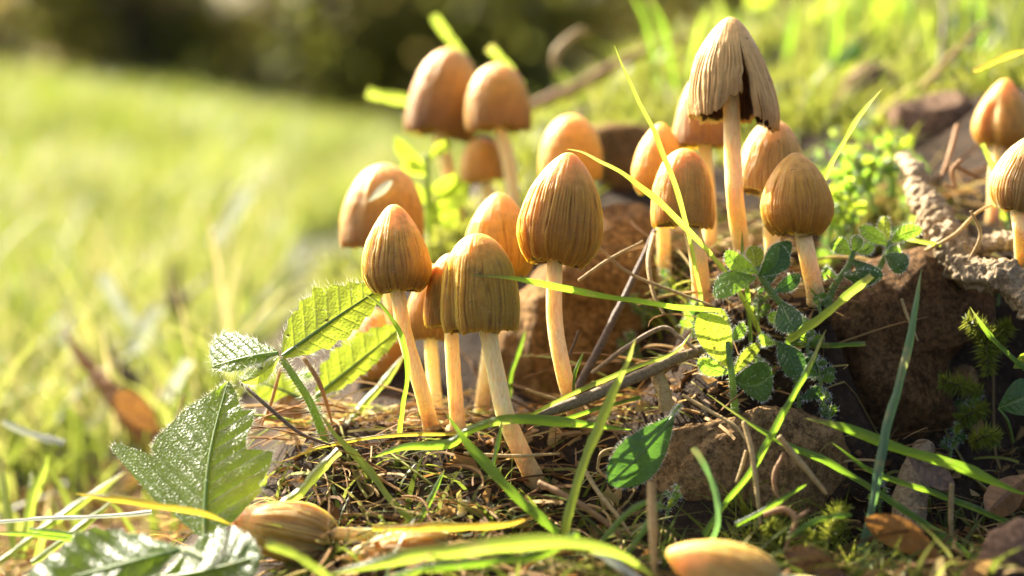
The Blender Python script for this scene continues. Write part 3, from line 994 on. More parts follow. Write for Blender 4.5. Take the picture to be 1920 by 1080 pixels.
for q, (pts_, w_) in enumerate([([(872, 938, .382), (862, 985, .382), (846, 1040, .383)], [16, 24, 30]), ([(850, 945, .386), (848, 985, .386), (842, 1040, .385)], [12, 22, 26]), ([(834, 955, .383), (838, 990, .383), (840, 1040, .384)], [5, 14, 22])]):
    C_ = px_path(pts_, 40)
    V_, F_ = tube_arrays(C_, np.interp(np.linspace(0, 1, 40), [0, .5, 1], w_) / 2 * .383 / FPX, 14, .3, 420, 15 + q)
    mk('prong', V_, F_, M['stem'], bs)
branch('wood_splinter', [(120, 625, .56), (175, 695, .555), (235, 770, .55), (290, 830, .55)], [6, 26, 44, 50], 'orange-brown splinter of rotten wood standing among the lawn edge', 'rootlet', 'wood splinter', .6, seed=16)
branch('wood_splinter', [(210, 655, .60), (225, 690, .60), (262, 740, .60)], [8, 26, 34], 'dark grey wood splinter behind the orange one', 'twig_dark', 'wood splinter', .6, seed=17)
branch('wood_splinter', [(322, 490, .70), (326, 530, .70), (328, 580, .70)], [18, 26, 30], 'dark upright wood stump rising out of the lawn', 'twig_dark', 'wood splinter', .5, seed=18)
branch('wood_splinter', [(388, 520, .72), (350, 560, .70), (330, 600, .70)], [8, 14, 18], 'thin dark wood sliver beside the upright stump', 'twig_dark', 'wood splinter', .4, seed=19)

ROOTLETS = [
    ([(1085, 526, .405), (1140, 488, .408), (1205, 452, .412)], 7, 'straw', 'stiff pale straw poking out past the egg-capped mushroom'),
    ([(1120, 462, .41), (1180, 512, .408), (1260, 545, .405), (1340, 575, .40)], 7, 'straw', 'drooping yellow straw in front of the mossy tan rock'),
    ([(1226, 440, .42), (1216, 490, .412), (1224, 545, .408), (1246, 590, .405)], 10, 'straw', 'twisted white rootlet hanging beside the dark forked twig'),
    ([(1460, 818, .372), (1505, 872, .372), (1550, 926, .372)], 13, 'straw', 'thick pale broken straw lying over the tan pitted rock'),
    ([(1395, 790, .376), (1408, 840, .374), (1416, 900, .372), (1426, 985, .37)], 11, 'straw', 'knobbly pale rootlet hanging down the face of the tan rock'),
    ([(1400, 845, .376), (1390, 880, .375), (1380, 905, .374)], 8, 'straw', 'short side rootlet hanging beside the knobbly one'),
    ([(1470, 850, .376), (1452, 890, .374), (1456, 925, .373), (1472, 945, .372)], 9, 'rootlet', 'curled orange rootlet dangling over the tan rock'),
    ([(1432, 965, .365), (1470, 955, .365), (1492, 975, .364), (1480, 1010, .364), (1470, 1035, .363)], 12, 'rootlet', 'hooked orange rootlet standing in the moss below the tan rock'),
    ([(1490, 972, .364), (1505, 965, .364), (1516, 955, .364)], 9, 'rootlet', 'short stub rootlet beside the hooked orange one'),
    ([(1785, 908, .378), (1783, 960, .378), (1784, 1020, .378)], 11, 'straw', 'upright grey straw standing past the pale papery stick'),
    ([(1280, 740, .392), (1330, 770, .388), (1380, 800, .384), (1402, 830, .382)], 8, 'straw', 'pale straw sagging onto the tan rock'),
    ([(985, 730, .402), (1020, 742, .402), (1075, 758, .40)], 7, 'straw', 'short tapering straw beside the pale curved stem'),
    ([(1790, 310, .44), (1830, 330, .44), (1850, 335, .44)], 8, 'rootlet', 'orange rootlet curling in front of the blocky shaded rock'),
    ([(1802, 300, .44), (1785, 320, .44), (1790, 350, .44), (1770, 345, .44)], 9, 'rootlet', 'forked orange rootlet beside the crumbling root bark'),
    ([(1795, 235, .46), (1780, 290, .455), (1765, 330, .45)], 10, 'rootlet', 'tall orange rootlet against the blocky shaded rock'),
    ([(1735, 470, .42), (1790, 440, .415), (1830, 400, .415), (1868, 380, .415)], 7, 'straw', 'arched straw looping over the forked root'),
    ([(1820, 395, .41), (1838, 440, .41), (1815, 490, .41)], 6, 'straw', 'thin straw hanging over the forked root'),
    ([(1690, 560, .405), (1700, 590, .405), (1722, 640, .405)], 6, 'straw', 'thin pale stalk lying on the large shaded rock'),
    ([(1040, 130, .60), (1045, 95, .60), (1085, 60, .605), (1110, 62, .61)], 16, 'straw', 'arched dry stalk on the crest of the mossy bank'),
    ([(985, 205, .62), (1080, 165, .62), (1180, 110, .63), (1290, 70, .64)], 22, 'rootlet', 'long brown stalk lying up the mossy bank'),
    ([(1730, 165, .55), (1780, 110, .55), (1850, 40, .56)], 13, 'rootlet', 'brown leaning stalk in front of the broad dark leaf'),
    ([(1762, 130, .55), (1770, 50, .56), (1765, -20, .57)], 9, 'twig_dark', 'thin dark upright stalk above the blocky rock'),
    ([(570, 670, .402), (600, 720, .40), (622, 790, .405)], 9, 'rootlet', 'reddish dry stalk beside the hairy strawberry stem'),
    ([(527, 690, .41), (510, 750, .41), (490, 800, .412)], 7, 'rootlet', 'thin reddish stalk under the strawberry sprig'),
    ([(450, 715, .40), (500, 760, .395), (560, 810, .392), (620, 835, .39)], 8, 'twig_dark', 'dark wiry stalk arching from under the translucent leaf'),
    ([(345, 740, .46), (330, 790, .46), (300, 830, .46), (320, 850, .46)], 7, 'straw', 'pale straw behind the large lobed leaf'),
    ([(1010, 905, .378), (1050, 925, .375), (1110, 960, .372), (1165, 1005, .37)], 13, 'rootlet', 'flat brown stalk lying among the green blades'),
    ([(1090, 870, .382), (1120, 920, .378), (1160, 970, .374), (1185, 1005, .372)], 9, 'straw', 'thin brown stem crossing the flat brown stalk'),
    ([(870, 850, .388), (960, 855, .386), (1050, 850, .386)], 7, 'straw', 'level grey straw crossing the folded mushroom stem'),
    ([(1120, 880, .39), (1128, 850, .39), (1155, 842, .39), (1165, 860, .39)], 6, 'straw', 'small hooked rootlet by the downy leaf'),
    ([(1085, 620, .41), (1060, 700, .412), (1090, 742, .41)], 6, 'twig_dark', 'fine dark rootlet between the pale stem and the forked twig'),
    ([(1222, 905, .352), (1225, 990, .350), (1228, 1075, .348)], 18, 'straw', 'translucent grey stalk upright before the tan rock'),
]
for i, (pts, w, mt, lab) in enumerate(ROOTLETS):
    branch('dry_stalk', pts, [w * .9, w, w, w * .8, w * .5], lab, mt, 'dry stalk', .25, n=46, ns=9, seed=30 + i, nscale=500)


# ---------------------------------------------------------------- grass blades
def blade_arrays(C, W, twist=0.0, vfold=0.28, seed=0, across=5):
    rg = np.random.default_rng(seed)
    T = np.gradient(C, axis=0)
    T /= np.linalg.norm(T, axis=1)[:, None] + 1e-12
    view = C - CP
    view /= np.linalg.norm(view, axis=1)[:, None]
    S = np.cross(T, view)
    S /= np.linalg.norm(S, axis=1)[:, None] + 1e-12
    N = np.cross(S, T)
    th = twist + 0.5 * rg.uniform(-1, 1) + np.linspace(0, rg.uniform(-0.6, 0.6), len(C))
    S2 = S * np.cos(th)[:, None] + N * np.sin(th)[:, None]
    N2 = -S * np.sin(th)[:, None] + N * np.cos(th)[:, None]
    v = np.linspace(-1, 1, across)
    P = C[:, None, :] + S2[:, None, :] * (v[None, :, None] * W[:, None, None] / 2) - N2[:, None, :] * ((1 - np.abs(v))[None, :, None] * W[:, None, None] * vfold)
    uv = np.zeros((len(C), across, 3))
    uv[..., 0] = np.linspace(1, 0, len(C))[:, None]
    uv[..., 1] = v[None]
    uv[..., 2] = rg.uniform()
    return P.reshape(-1, 3), grid_faces(len(C), across), uv.reshape(-1, 3)


def blade(pts, w, mat, label, group=None, seed=0, tip='first', n=44):
    """pts: (px, py, d) from the tip to the foot"""
    C = px_path(pts, n)
    dm = np.mean([p[2] for p in pts])
    u = np.linspace(0, 1, n)
    prof = np.clip(u / 0.35, 0, 1) ** 0.7 * (1 - 0.25 * u)
    if tip == 'cut':
        prof = 0.8 + 0.2 * u
    elif tip == 'both':
        prof = np.clip(np.minimum(u, 1 - u) / 0.25, 0, 1) ** 0.7
    Wd = np.maximum(prof, 0.06) * w * 1.1 * dm / FPX * (1 + 0.10 * np.sin(u * 13 + seed) + 0.06 * np.sin(u * 31 + 2 * seed))
    C = C + 0.00045 * np.stack([vnoise(C, 120, seed + c, 2) for c in range(3)], -1)
    P, F, uv = blade_arrays(C, Wd, seed=seed)
    o = mk('grass_blade', P, F, M[mat], loc=C[-1], attrs={'leafuv': uv})
    return tag(o, label, 'grass blade', group)


BLADES = [
    ([(1152, 86, .395), (1176, 145, .395), (1225, 240, .395), (1258, 325, .395), (1290, 430, .398), (1308, 530, .405), (1318, 590, .415)], 10, 'grass_lime', 'thin upright blade crossing in front of the smooth honey-capped mushroom', ''),
    ([(1062, 279, .392), (1100, 288, .392), (1180, 335, .392), (1250, 392, .392), (1310, 452, .394), (1362, 512, .398), (1400, 570, .402), (1425, 625, .405)], 12, 'grass_lime', 'long arching blade running from the egg cap down past the honey cap', ''),
    ([(878, 515, .382), (950, 521, .381), (1050, 541, .382), (1150, 558, .385), (1250, 573, .390), (1350, 583, .396)], 14, 'grass', 'level blade lying across the folded olive-gold cap', ''),
    ([(1655, 168, .415), (1620, 205, .412), (1585, 262, .410), (1560, 305, .41), (1535, 360, .412)], 10, 'grass_lime', 'lime blade pointing up beside the golden-crowned mushroom', ''),
    ([(1636, 516, .378), (1590, 552, .38), (1530, 602, .385), (1478, 638, .39)], 17, 'grass_lime', 'blunt lime blade sloping across the large shaded rock', 'cut'),
    ([(1728, 503, .378), (1715, 580, .377), (1696, 680, .376), (1670, 770, .375), (1654, 840, .374), (1640, 930, .372), (1606, 1060, .37)], 18, 'grass_blue', 'long blue-green blade standing in front of the large shaded rock', ''),
    ([(1548, 620, .380), (1510, 700, .378), (1460, 790, .376), (1410, 880, .373), (1350, 960, .37), (1318, 1004, .368)], 14, 'grass', 'straight blade slanting over the tan pitted rock', ''),
    ([(1620, 645, .402), (1550, 646, .402), (1474, 643, .404)], 10, 'grass', 'short level blade between the herb and the large shaded rock', 'cut'),
    ([(1192, 636, .368), (1165, 700, .368), (1125, 790, .367), (1090, 880, .366), (1066, 960, .366), (1058, 1010, .366)], 19, 'grass_lime', 'bright blade rising past the foot of the long twig', ''),
    ([(1325, 738, .386), (1400, 790, .384), (1480, 835, .381), (1560, 872, .38), (1650, 925, .378), (1760, 1000, .374), (1860, 1075, .37)], 14, 'grass', 'long blade running down across the tan rock past the papery stick', ''),
    ([(1508, 783, .380), (1600, 808, .377), (1700, 845, .374), (1820, 882, .374), (1930, 930, .374)], 19, 'grass', 'broad blade stretching level below the large shaded rock', 'both'),
    ([(1560, 830, .378), (1640, 885, .376), (1760, 925, .378), (1880, 975, .38), (1940, 1000, .382)], 12, 'grass', 'thin blade under the broad level one', ''),
    ([(1300, 838, .366), (1326, 882, .365), (1344, 930, .364), (1346, 980, .363), (1334, 1015, .363)], 15, 'grass_blue', 'short cut blue-green blade bent in front of the tan rock', 'cut'),
    ([(676, 543, .398), (720, 580, .396), (752, 632, .394), (764, 695, .394), (757, 755, .396), (748, 815, .40)], 10, 'grass', 'hooked thin blade arching from the strawberry leaf to the ground', ''),
    ([(598, 775, .392), (640, 828, .388), (690, 880, .384), (740, 945, .378), (795, 1000, .374)], 15, 'grass_lime', 'pale bent blade in front of the toppled mushroom', ''),
    ([(836, 778, .376), (880, 835, .374), (940, 900, .370), (1000, 960, .367), (1050, 1000, .366)], 20, 'grass', 'broad green blade sloping in front of the folded mushroom stem', ''),
    ([(520, 868, .392), (600, 838, .392), (720, 818, .392), (880, 812, .394)], 8, 'grass_yellow', 'straw-yellow blade lying level behind the sprig stem', ''),
    ([(690, 862, .388), (760, 838, .387), (840, 830, .386), (880, 805, .384), (950, 788, .382), (1060, 792, .384), (1190, 806, .388)], 16, 'grass', 'dark green blade bowed across the feet of three mushrooms', 'both'),
    ([(1302, 615, .40), (1265, 660, .398), (1170, 698, .394), (1080, 735, .39), (985, 785, .39)], 9, 'grass_lime', 'thin lime blade lying along the long twig', ''),
    ([(1000, 800, .388), (1060, 785, .389), (1130, 765, .392), (1200, 745, .395)], 8, 'grass', 'short dark blade beneath the long twig', ''),
    ([(-20, 980, .41), (80, 972, .41), (180, 970, .41), (285, 960, .412)], 8, 'grass_pale', 'silvery dry blade lying level by the large lobed leaf', 'cut'),
    ([(140, 925, .368), (210, 934, .366), (300, 948, .363), (380, 962, .362), (432, 985, .362)], 12, 'grass_yellow', 'yellow blade crossing the foot of the large lobed leaf', 'both'),
    ([(55, 992, .366), (120, 1000, .366), (190, 1013, .367)], 11, 'grass', 'green cut blade above the downy grey-green leaf', 'cut'),
    ([(0, 1000, .372), (90, 1004, .37), (180, 1018, .368)], 8, 'grass', 'thin companion blade under the green cut one', 'cut'),
    ([(500, 1020, .345), (545, 1035, .343), (590, 1066, .341), (640, 1105, .34)], 19, 'grass_lime', 'blunt lime blade in front of the toppled mushroom', 'cut'),
    ([(620, 1075, .343), (720, 1055, .341), (820, 1035, .340), (930, 1022, .339), (1060, 1018, .339), (1160, 1040, .34), (1230, 1085, .342)], 26, 'grass_lime', 'broad blade bowed low over the toppled small mushroom', 'both'),
    ([(700, 1090, .338), (800, 1062, .336), (900, 1055, .336), (1010, 1042, .338), (1080, 1000, .342)], 16, 'grass', 'second low blade under the broad bowed one', ''),
    ([(1110, 1030, .345), (1150, 1055, .344), (1215, 1100, .342)], 18, 'grass_pale', 'whitish cut blade lying before the fallen mushroom', 'cut'),
    ([(1245, 920, .358), (1215, 980, .357), (1180, 1035, .356), (1150, 1085, .355)], 13, 'grass', 'leaning blade beside the translucent grey stalk', ''),
    ([(1240, 925, .36), (1180, 960, .36), (1140, 1000, .36), (1120, 1020, .36)], 12, 'grass', 'arched blade curving before the dark lump of earth', ''),
    ([(1000, 970, .362), (930, 986, .36), (820, 988, .36), (700, 990, .362)], 15, 'grass_yellow', 'yellow-tipped blade lying low before the broken white stump', ''),
    ([(835, 880, .38), (800, 950, .378), (770, 1010, .376)], 12, 'grass', 'upright blade beside the broken white stump', ''),
    ([(940, 790, .38), (935, 830, .38), (925, 870, .378), (922, 880, .378)], 9, 'grass', 'short dark blade across the folded mushroom stem', ''),
    ([(1105, 815, .378), (1098, 850, .378), (1090, 900, .376)], 10, 'grass_lime', 'short bright blade behind the bright rising one', ''),
    ([(635, 845, .384), (600, 880, .382), (560, 925, .38), (515, 960, .378)], 20, 'grass_lime', 'wide lime blade slanting beside the large lobed leaf', 'cut'),
    ([(760, 660, .43), (720, 715, .428), (680, 760, .425), (650, 800, .42)], 17, 'grass_lime', 'soft green blade leaning behind the acorn-capped mushroom', ''),
    ([(812, 30, .53), (840, 70, .53), (880, 130, .53)], 22, 'grass_lime', 'blurred green blade rising behind the tall bell-capped mushroom', 'cut'),
    ([(915, 88, .52), (945, 118, .52), (975, 160, .52)], 20, 'grass_lime', 'blurred blade tip behind the round-capped mushroom', 'cut'),
    ([(688, 172, .54), (730, 182, .54), (790, 192, .54)], 22, 'grass_lime', 'blurred blade sticking out sideways behind the tall bell cap', 'cut'),
    ([(1940, 92, .43), (1890, 106, .43), (1850, 122, .432), (1825, 132, .435)], 11, 'grass_yellow', 'yellow-orange blade above the folded orange mushroom', ''),
    ([(1840, 270, .43), (1855, 300, .43), (1866, 330, .432)], 12, 'grass_lime', 'short lime blade between the two mushrooms by the root', 'cut'),
    ([(1820, 575, .40), (1850, 620, .40), (1890, 665, .40), (1940, 710, .40)], 10, 'grass', 'dark green blade threading through the drooping moss', ''),
    ([(985, 620, .44), (960, 690, .44), (955, 745, .44)], 8, 'grass', 'thin dark blade against the mossy tan rock', ''),
    ([(1095, 660, .40), (1080, 700, .40), (1075, 740, .40)], 8, 'grass', 'tiny dark blade beside the pale curved stem', ''),
    ([(1390, 430, .405), (1393, 490, .405), (1402, 560, .405), (1408, 640, .405)], 9, 'grass', 'thin upright blade behind the hairy herb', ''),
    ([(1520, 905, .37), (1440, 950, .366), (1380, 985, .365)], 10, 'grass', 'small blade lying in the moss below the tan rock', ''),
    ([(1470, 1010, .356), (1530, 975, .36), (1595, 965, .362)], 10, 'grass', 'mossy-green blade by the hooked orange rootlet', ''),
    ([(1675, 440, .418), (1730, 452, .418), (1765, 460, .418)], 9, 'grass_lime', 'lime blade tip resting on the forked root', ''),
]
for i, (pts, w, mt, lab, tip) in enumerate(BLADES):
    blade(pts, w, mt, lab, seed=i + 1, tip=tip or 'first')

# soft blades by the lawn edge and on the crest: only their place tells them apart
for i, pts in enumerate([[(92, 850, .46), (62, 940, .455), (40, 1050, .45)], [(2, 855, .47), (14, 950, .46), (30, 1050, .45)], [(62, 885, .47), (52, 960, .46), (40, 1040, .455)],
                         [(232, 885, .45), (120, 965, .44), (-10, 1060, .43)], [(95, 955, .44), (80, 1000, .44), (70, 1050, .44)], [(215, 935, .43), (130, 1005, .42), (60, 1055, .42)]]):
    blade(pts, 17, 'grass_lime', 'soft green blade standing in bare ground at the lawn edge', 'blades at the lawn edge', seed=80 + i)
for i, (pts, w) in enumerate([([(190, 515, .66), (215, 555, .66), (255, 625, .66)], 26), ([(352, 675, .54), (335, 705, .54), (312, 750, .54)], 26), ([(300, 575, .66), (275, 610, .66), (255, 660, .66)], 30),
                              ([(470, 355, .8), (440, 400, .8), (405, 460, .8)], 26), ([(110, 595, .7), (130, 640, .7), (150, 690, .7)], 30), ([(5, 790, .47), (60, 815, .47), (120, 830, .47)], 14)]):
    blade(pts, w, 'grass_pale', 'whitish dry blade in the lawn, a blurred glint put into its colour', 'dry blades in the lawn', seed=100 + i, tip='cut')  # whiteness of these dry blades stands in for out-of-focus glints
CREST = []
for i in range(24):
    x0 = 1240 + i * 29 + random.uniform(-12, 12)
    dd = random.uniform(.60, .78)
    y0 = 140 - (x0 - 1240) * 0.08 + random.uniform(-20, 30)
    lean = random.uniform(-60, 60)
    hh = random.uniform(110, 220)
    CREST.append([(x0 + lean, y0 - hh, dd), (x0 + lean * .45, y0 - hh * .6, dd), (x0, y0 + 25, dd)])
for i, pts in enumerate(CREST):
    blade(pts, random.uniform(9, 16), random.choice(['grass_lime', 'grass', 'grass']), 'blurred blade standing on the crest of the mossy bank', 'blades on the bank crest', seed=120 + i)


# ---------------------------------------------------------------- leaves and herbs
def leaf_grid(base, tip, L, Rr, dl=0.0, dr=0.0, shear=0.25, bend=0.0, sag=0.0, nveins=7, corr=2.0, teeth=0, tdepth=0.0, nu=72, nh=13, seed=0, cup=0.0):
    """base, tip: (px, py, d); L, Rr: [(u, width px)]; dl, dr: depth slope of each half; bend: depth bulge; sag: sideways curve, px"""
    b, t = np.array(base, float), np.array(tip, float)
    dm = (b[2] + t[2]) / 2
    scale = dm / FPX
    b3 = np.array([b[0], b[1], (b[2] - dm) / scale])
    t3 = np.array([t[0], t[1], (t[2] - dm) / scale])
    ax = t3 - b3
    ln = np.linalg.norm(ax)
    ax2 = ax[:2] / (np.linalg.norm(ax[:2]) + 1e-9)
    side = np.array([ax2[1], -ax2[0]])                 # left of the direction of travel when looking at the photo (y down)
    u = np.linspace(0, 1, nu)
    out, uvs = [], []
    rg = np.random.default_rng(seed)
    p1 = rg.uniform(0, 6.28)
    for ui in u:
        mid = b3 + ax * ui
        mid[:2] += side * sag * math.sin(math.pi * ui)
        mid[2] += bend * math.sin(math.pi * ui)
        row, uvr = [], []
        for k in range(-nh, nh + 1):
            v = k / nh
            prof = L if v < 0 else Rr
            w = np.interp(ui, [p[0] for p in prof], [p[1] for p in prof])
            if teeth:
                ph = (ui * teeth - 0.0) % 1.0
                w *= 1 - tdepth * (ph / .82 if ph < .82 else (1 - ph) / .18)
            sgn = 1 if v < 0 else -1
            av = abs(v)
            off = av * w
            x = mid[0] + sgn * side[0] * off + ax2[0] * shear * off
            y = mid[1] + sgn * side[1] * off + ax2[1] * shear * off
            vein_ph = ui * nveins - av * 0.35 * nveins * (w / (ln + 1e-6))
            fr = vein_ph - math.floor(vein_ph)
            vn = max(math.exp(-((min(fr, 1 - fr)) / 0.07) ** 2) * (0.9 - 0.5 * av), math.exp(-(av / 0.05) ** 2))
            z = mid[2] + (dl if v < 0 else dr) * off + corr * (0.5 - min(fr, 1 - fr) * 2) * min(1, av * 4) * (1 - av * .5) + cup * av * av * w
            z += corr * 0.8 * math.sin(3.1 * ui * 3 + p1 + 4 * v)
            row.append((x, y, z))
            uvr.append((ui, v, vn))
        out.append(row)
        uvs.append(uvr)
    Q = np.array(out)
    P = at(Q[..., 0], Q[..., 1], dm + Q[..., 2] * scale)
    return P, np.array(uvs).reshape(-1, 3)


def leaf_obj(name, P, uv, mat, parent=None, loc=None):
    nu, nv = P.shape[:2]
    return mk(name, P.reshape(-1, 3), grid_faces(nu, nv), M[mat], parent, loc, {'leafuv': uv})


def hair_arrays(P, count, length, rg, edge=0.6, wid=0.000038):
    """fine hairs on a leaf grid: a share of them on the edge"""
    nu, nv = P.shape[:2]
    du = np.gradient(P, axis=0)
    dv = np.gradient(P, axis=1)
    N = np.cross(du, dv)
    N /= np.linalg.norm(N, axis=2)[..., None] + 1e-12
    V, F = [], []
    for k in range(count):
        i = rg.integers(1, nu - 1)
        if rg.uniform() < edge:
            j = 0 if rg.uniform() < 0.5 else nv - 1
            od = P[i, j] - P[i, nv // 2]
            od = od / (np.linalg.norm(od) + 1e-12) + 0.3 * rg.normal(size=3) + 0.4 * N[i, j] * rg.uniform(-1, 1)
        else:
            j = rg.integers(0, nv)
            od = N[i, j] * (1 if rg.uniform() < 0.5 else -1) + 0.6 * rg.normal(size=3)
        od /= np.linalg.norm(od)
        s = np.cross(od, CF)
        s /= np.linalg.norm(s) + 1e-12
        b0 = len(V)
        ll = length * rg.uniform(0.5, 1.2)
        V += [P[i, j] - s * wid, P[i, j] + s * wid, P[i, j] + od * ll]
        F.append((b0, b0 + 1, b0 + 2))
    return V, F


def tube_hairs(C, R, count, length, rg, wid=0.00004):
    T, A, B = frames(C)
    V, F = [], []
    for k in range(count):
        i = rg.integers(0, len(C))
        a = rg.uniform(0, 6.28)
        n = math.cos(a) * A[i] + math.sin(a) * B[i]
        od = n + 0.3 * rg.normal(size=3)
        od /= np.linalg.norm(od)
        s = np.cross(od, CF)
        s /= np.linalg.norm(s) + 1e-12
        b0 = len(V)
        p = C[i] + n * R[i] * 0.9
        V += [p - s * wid, p + s * wid, p + od * length * rg.uniform(0.5, 1.2)]
        F.append((b0, b0 + 1, b0 + 2))
    return V, F


OV = [(0, .10), (.08, .30), (.25, .72), (.45, .98), (.6, 1.0), (.78, .80), (.9, .48), (.97, .2), (1, 0.02)]


def sc(prof, w):
    return [(u, x * w) for u, x in prof]


def merge(parts):
    V, F = [], []
    for v, f in parts:
        o = len(V)
        V += list(v)
        F += [tuple(i + o for i in q) for q in f]
    return V, F


def herb(label, stems, leaves, mat='leaf_small', hairs=180, hlen=0.0010, seed=0, cat='plant', stem_mat='herb_stem', name='herb'):
    """stems: [(pixel path, width)], leaves: [(base, tip, half width, kwargs)]"""
    rg = np.random.default_rng(seed)
    base = at(*stems[0][0][-1])
    t = thing(name, label, cat, base)
    hp = []
    for pts, w in stems:
        C = px_path(pts, 30)
        R = np.linspace(0.75, 1.0, 30) * w / 2 * pts[0][2] / FPX
        V, F = tube_arrays(C, R, 10, 0.1, 500, seed)
        o = mk('stem', V, F, M[stem_mat], t, attrs={'leafuv': np.tile([[0.3, 0.0, 0.5]], (len(V), 1))})
        if hairs:
            hp.append(tube_hairs(C, R, hairs, hlen, rg))
    for q in leaves:
        b_, t_, w = q[0], q[1], q[2]
        kw = dict(q[3]) if len(q) > 3 else {}
        mt = kw.pop('mat', mat)
        kw.setdefault('dl', rg.uniform(-.5, .5))
        kw.setdefault('dr', rg.uniform(-.5, .5))
        kw.setdefault('bend', rg.uniform(-12, 4))
        kw.setdefault('sag', rg.uniform(-8, 8))
        kw.setdefault('corr', .8)
        L_ = kw.pop('L', sc(OV, w))
        R_ = kw.pop('R', sc(OV, w))
        P, uv = leaf_grid(b_, t_, L_, R_, nu=kw.pop('nu', 36), nh=kw.pop('nh', 7), seed=int(rg.integers(1e6)), **kw)
        lf = leaf_obj('leaf', P, uv, mt, t)
        if P.shape[0] >= 60:                                   # the strong midrib of the large leaves
            cm = P[:, P.shape[1] // 2] - 0.00015 * CF
            Vr, Fr = tube_arrays(cm, np.linspace(.00055, .00018, len(cm)), 7)
            mk('midrib', Vr, Fr, M['herb_stem'], lf, attrs={'leafuv': np.tile([[0.3, 0.0, 0.5]], (len(Vr), 1))})
        if hairs:
            hp.append(hair_arrays(P, hairs, hlen, rg))
    if hairs:
        V, F = merge(hp)
        h = mk('hairs', V, F, M['hair'], t, attrs={'rnd': rg.uniform(size=len(V))})
        h['kind'] = 'stuff'
    return t


# strawberry sprig with three leaflets, backlit
SAW = dict(teeth=7, tdepth=.17)
herb('translucent strawberry sprig with a hairy stem beside the acorn-capped mushroom',
     [([(528, 672, .398), (555, 712, .398), (582, 756, .40), (612, 830, .405)], 17)],
     [((530, 668, .398), (724, 534, .402), 70, dict(mat='leaf_lit', L=[(0, 8), (.08, 40), (.22, 62), (.45, 74), (.7, 46), (.9, 22), (1, 2)], R=[(0, 6), (.1, 22), (.3, 42), (.5, 46), (.75, 32), (.92, 14), (1, 2)],
                                                    dl=.5, dr=-.35, bend=-8, sag=2, nu=150, nh=12, corr=1.0, nveins=9, **SAW)),
      ((522, 662, .396), (398, 688, .402), 44, dict(mat='leaf', L=sc(OV, 22), R=sc(OV, 58), dl=-.6, dr=1.3, bend=-10, sag=-4, nu=80, nh=11, corr=1.6, nveins=7, shear=.45, teeth=6, tdepth=.15)),
      ((524, 668, .398), (452, 716, .39), 16, dict(mat='leaf_lit', dl=.5, dr=.8, nu=40, corr=1)),
      ((560, 705, .402), (590, 700, .402), 5, dict(mat='leaf_small'))],
     hairs=300, hlen=0.0022, seed=1, name='strawberry_sprig')
herb('bright translucent strawberry leaf standing in front of the low round mushroom',
     [([(594, 740, .418), (600, 780, .417), (612, 840, .414)], 12)],
     [((594, 742, .418), (755, 612, .424), 50, dict(mat='leaf_lit', L=[(0, 10), (.15, 42), (.35, 52), (.6, 46), (.85, 26), (1, 3)], R=[(0, 5), (.2, 22), (.5, 26), (.8, 18), (1, 3)], dl=.4, dr=-.3, nu=130, nh=11, corr=.9, bend=-5, sag=0, **SAW)),
      ((590, 760, .43), (448, 705, .44), 34, dict(mat='leaf_lit', nu=70, nh=9, dl=.6, dr=.2, teeth=7, tdepth=.2))],
     hairs=120, hlen=0.0016, seed=2, name='strawberry_plant')
# large lobed leaf: two halves either side of a strong midrib
herb('large lobed green leaf with a white sheen on one half beside the toppled mushroom',
     [([(384, 1012, .366), (390, 1040, .362), (396, 1085, .358)], 10)],
     [((384, 1014, .366), (428, 716, .392), 170,
       dict(mat='leaf', L=[(0, 8), (.02, 108), (.08, 160), (.12, 190), (.15, 192), (.20, 178), (.25, 132), (.28, 106), (.32, 112), (.40, 104), (.52, 85), (.56, 78), (.7, 58), (.86, 26), (1, 2)],
            R=[(0, 6), (.05, 50), (.18, 100), (.22, 94), (.30, 112), (.40, 116), (.45, 88), (.48, 66), (.54, 62), (.66, 70), (.73, 66), (.76, 44), (.80, 36), (.9, 22), (1, 2)],
            dl=.78, dr=.22, shear=.55, bend=-8, sag=14, nu=150, nh=24, corr=2.6, nveins=9, teeth=0))],
     hairs=700, hlen=0.0013, seed=3, name='lobed_leaf', cat='leaf')
herb('downy grey-green leaf spread low under the cut blades, deeply veined',
     [([(335, 1030, .352), (352, 1036, .351), (380, 1050, .352)], 9)],
     [((338, 1030, .350), (30, 1110, .352), 80, dict(mat='leaf', L=[(0, 6), (.12, 36), (.35, 50), (.6, 48), (.85, 30), (1, 2)], R=[(0, 6), (.12, 44), (.3, 78), (.42, 88), (.6, 60), (.85, 34), (1, 2)],
                                                     dl=-.8, dr=.9, shear=.45, bend=-10, sag=0, nu=120, nh=18, corr=6.5, nveins=7, teeth=9, tdepth=.12))],
     hairs=500, hlen=0.0013, seed=4, name='downy_leaf', cat='leaf')
herb('grey-green crinkled leaf tucked against the toppled mushroom',
     [([(300, 1075, .35), (290, 1090, .35), (280, 1110, .35)], 9)],
     [((300, 1085, .358), (488, 1040, .351), 62, dict(mat='leaf', dl=1.0, dr=-.8, shear=.4, nu=90, nh=14, corr=4, nveins=6, teeth=6, tdepth=.18, L=sc(OV, 76), R=sc(OV, 50)))],
     hairs=300, hlen=0.0012, seed=5, name='crinkled_leaf', cat='leaf')
herb('downy oval leaf with a small hole hanging before the tan rock',
     [([(1252, 790, .386), (1262, 776, .388), (1275, 760, .392)], 8)],
     [((1262, 782, .386), (1142, 908, .378), 44, dict(mat='leaf_dark', dl=.3, dr=-.3, nu=60, nh=10, corr=1.6, nveins=7, sag=4, bend=-8, L=sc(OV, 44), R=sc(OV, 40)))],
     hairs=280, hlen=0.0010, seed=6, name='oval_leaf', cat='leaf')

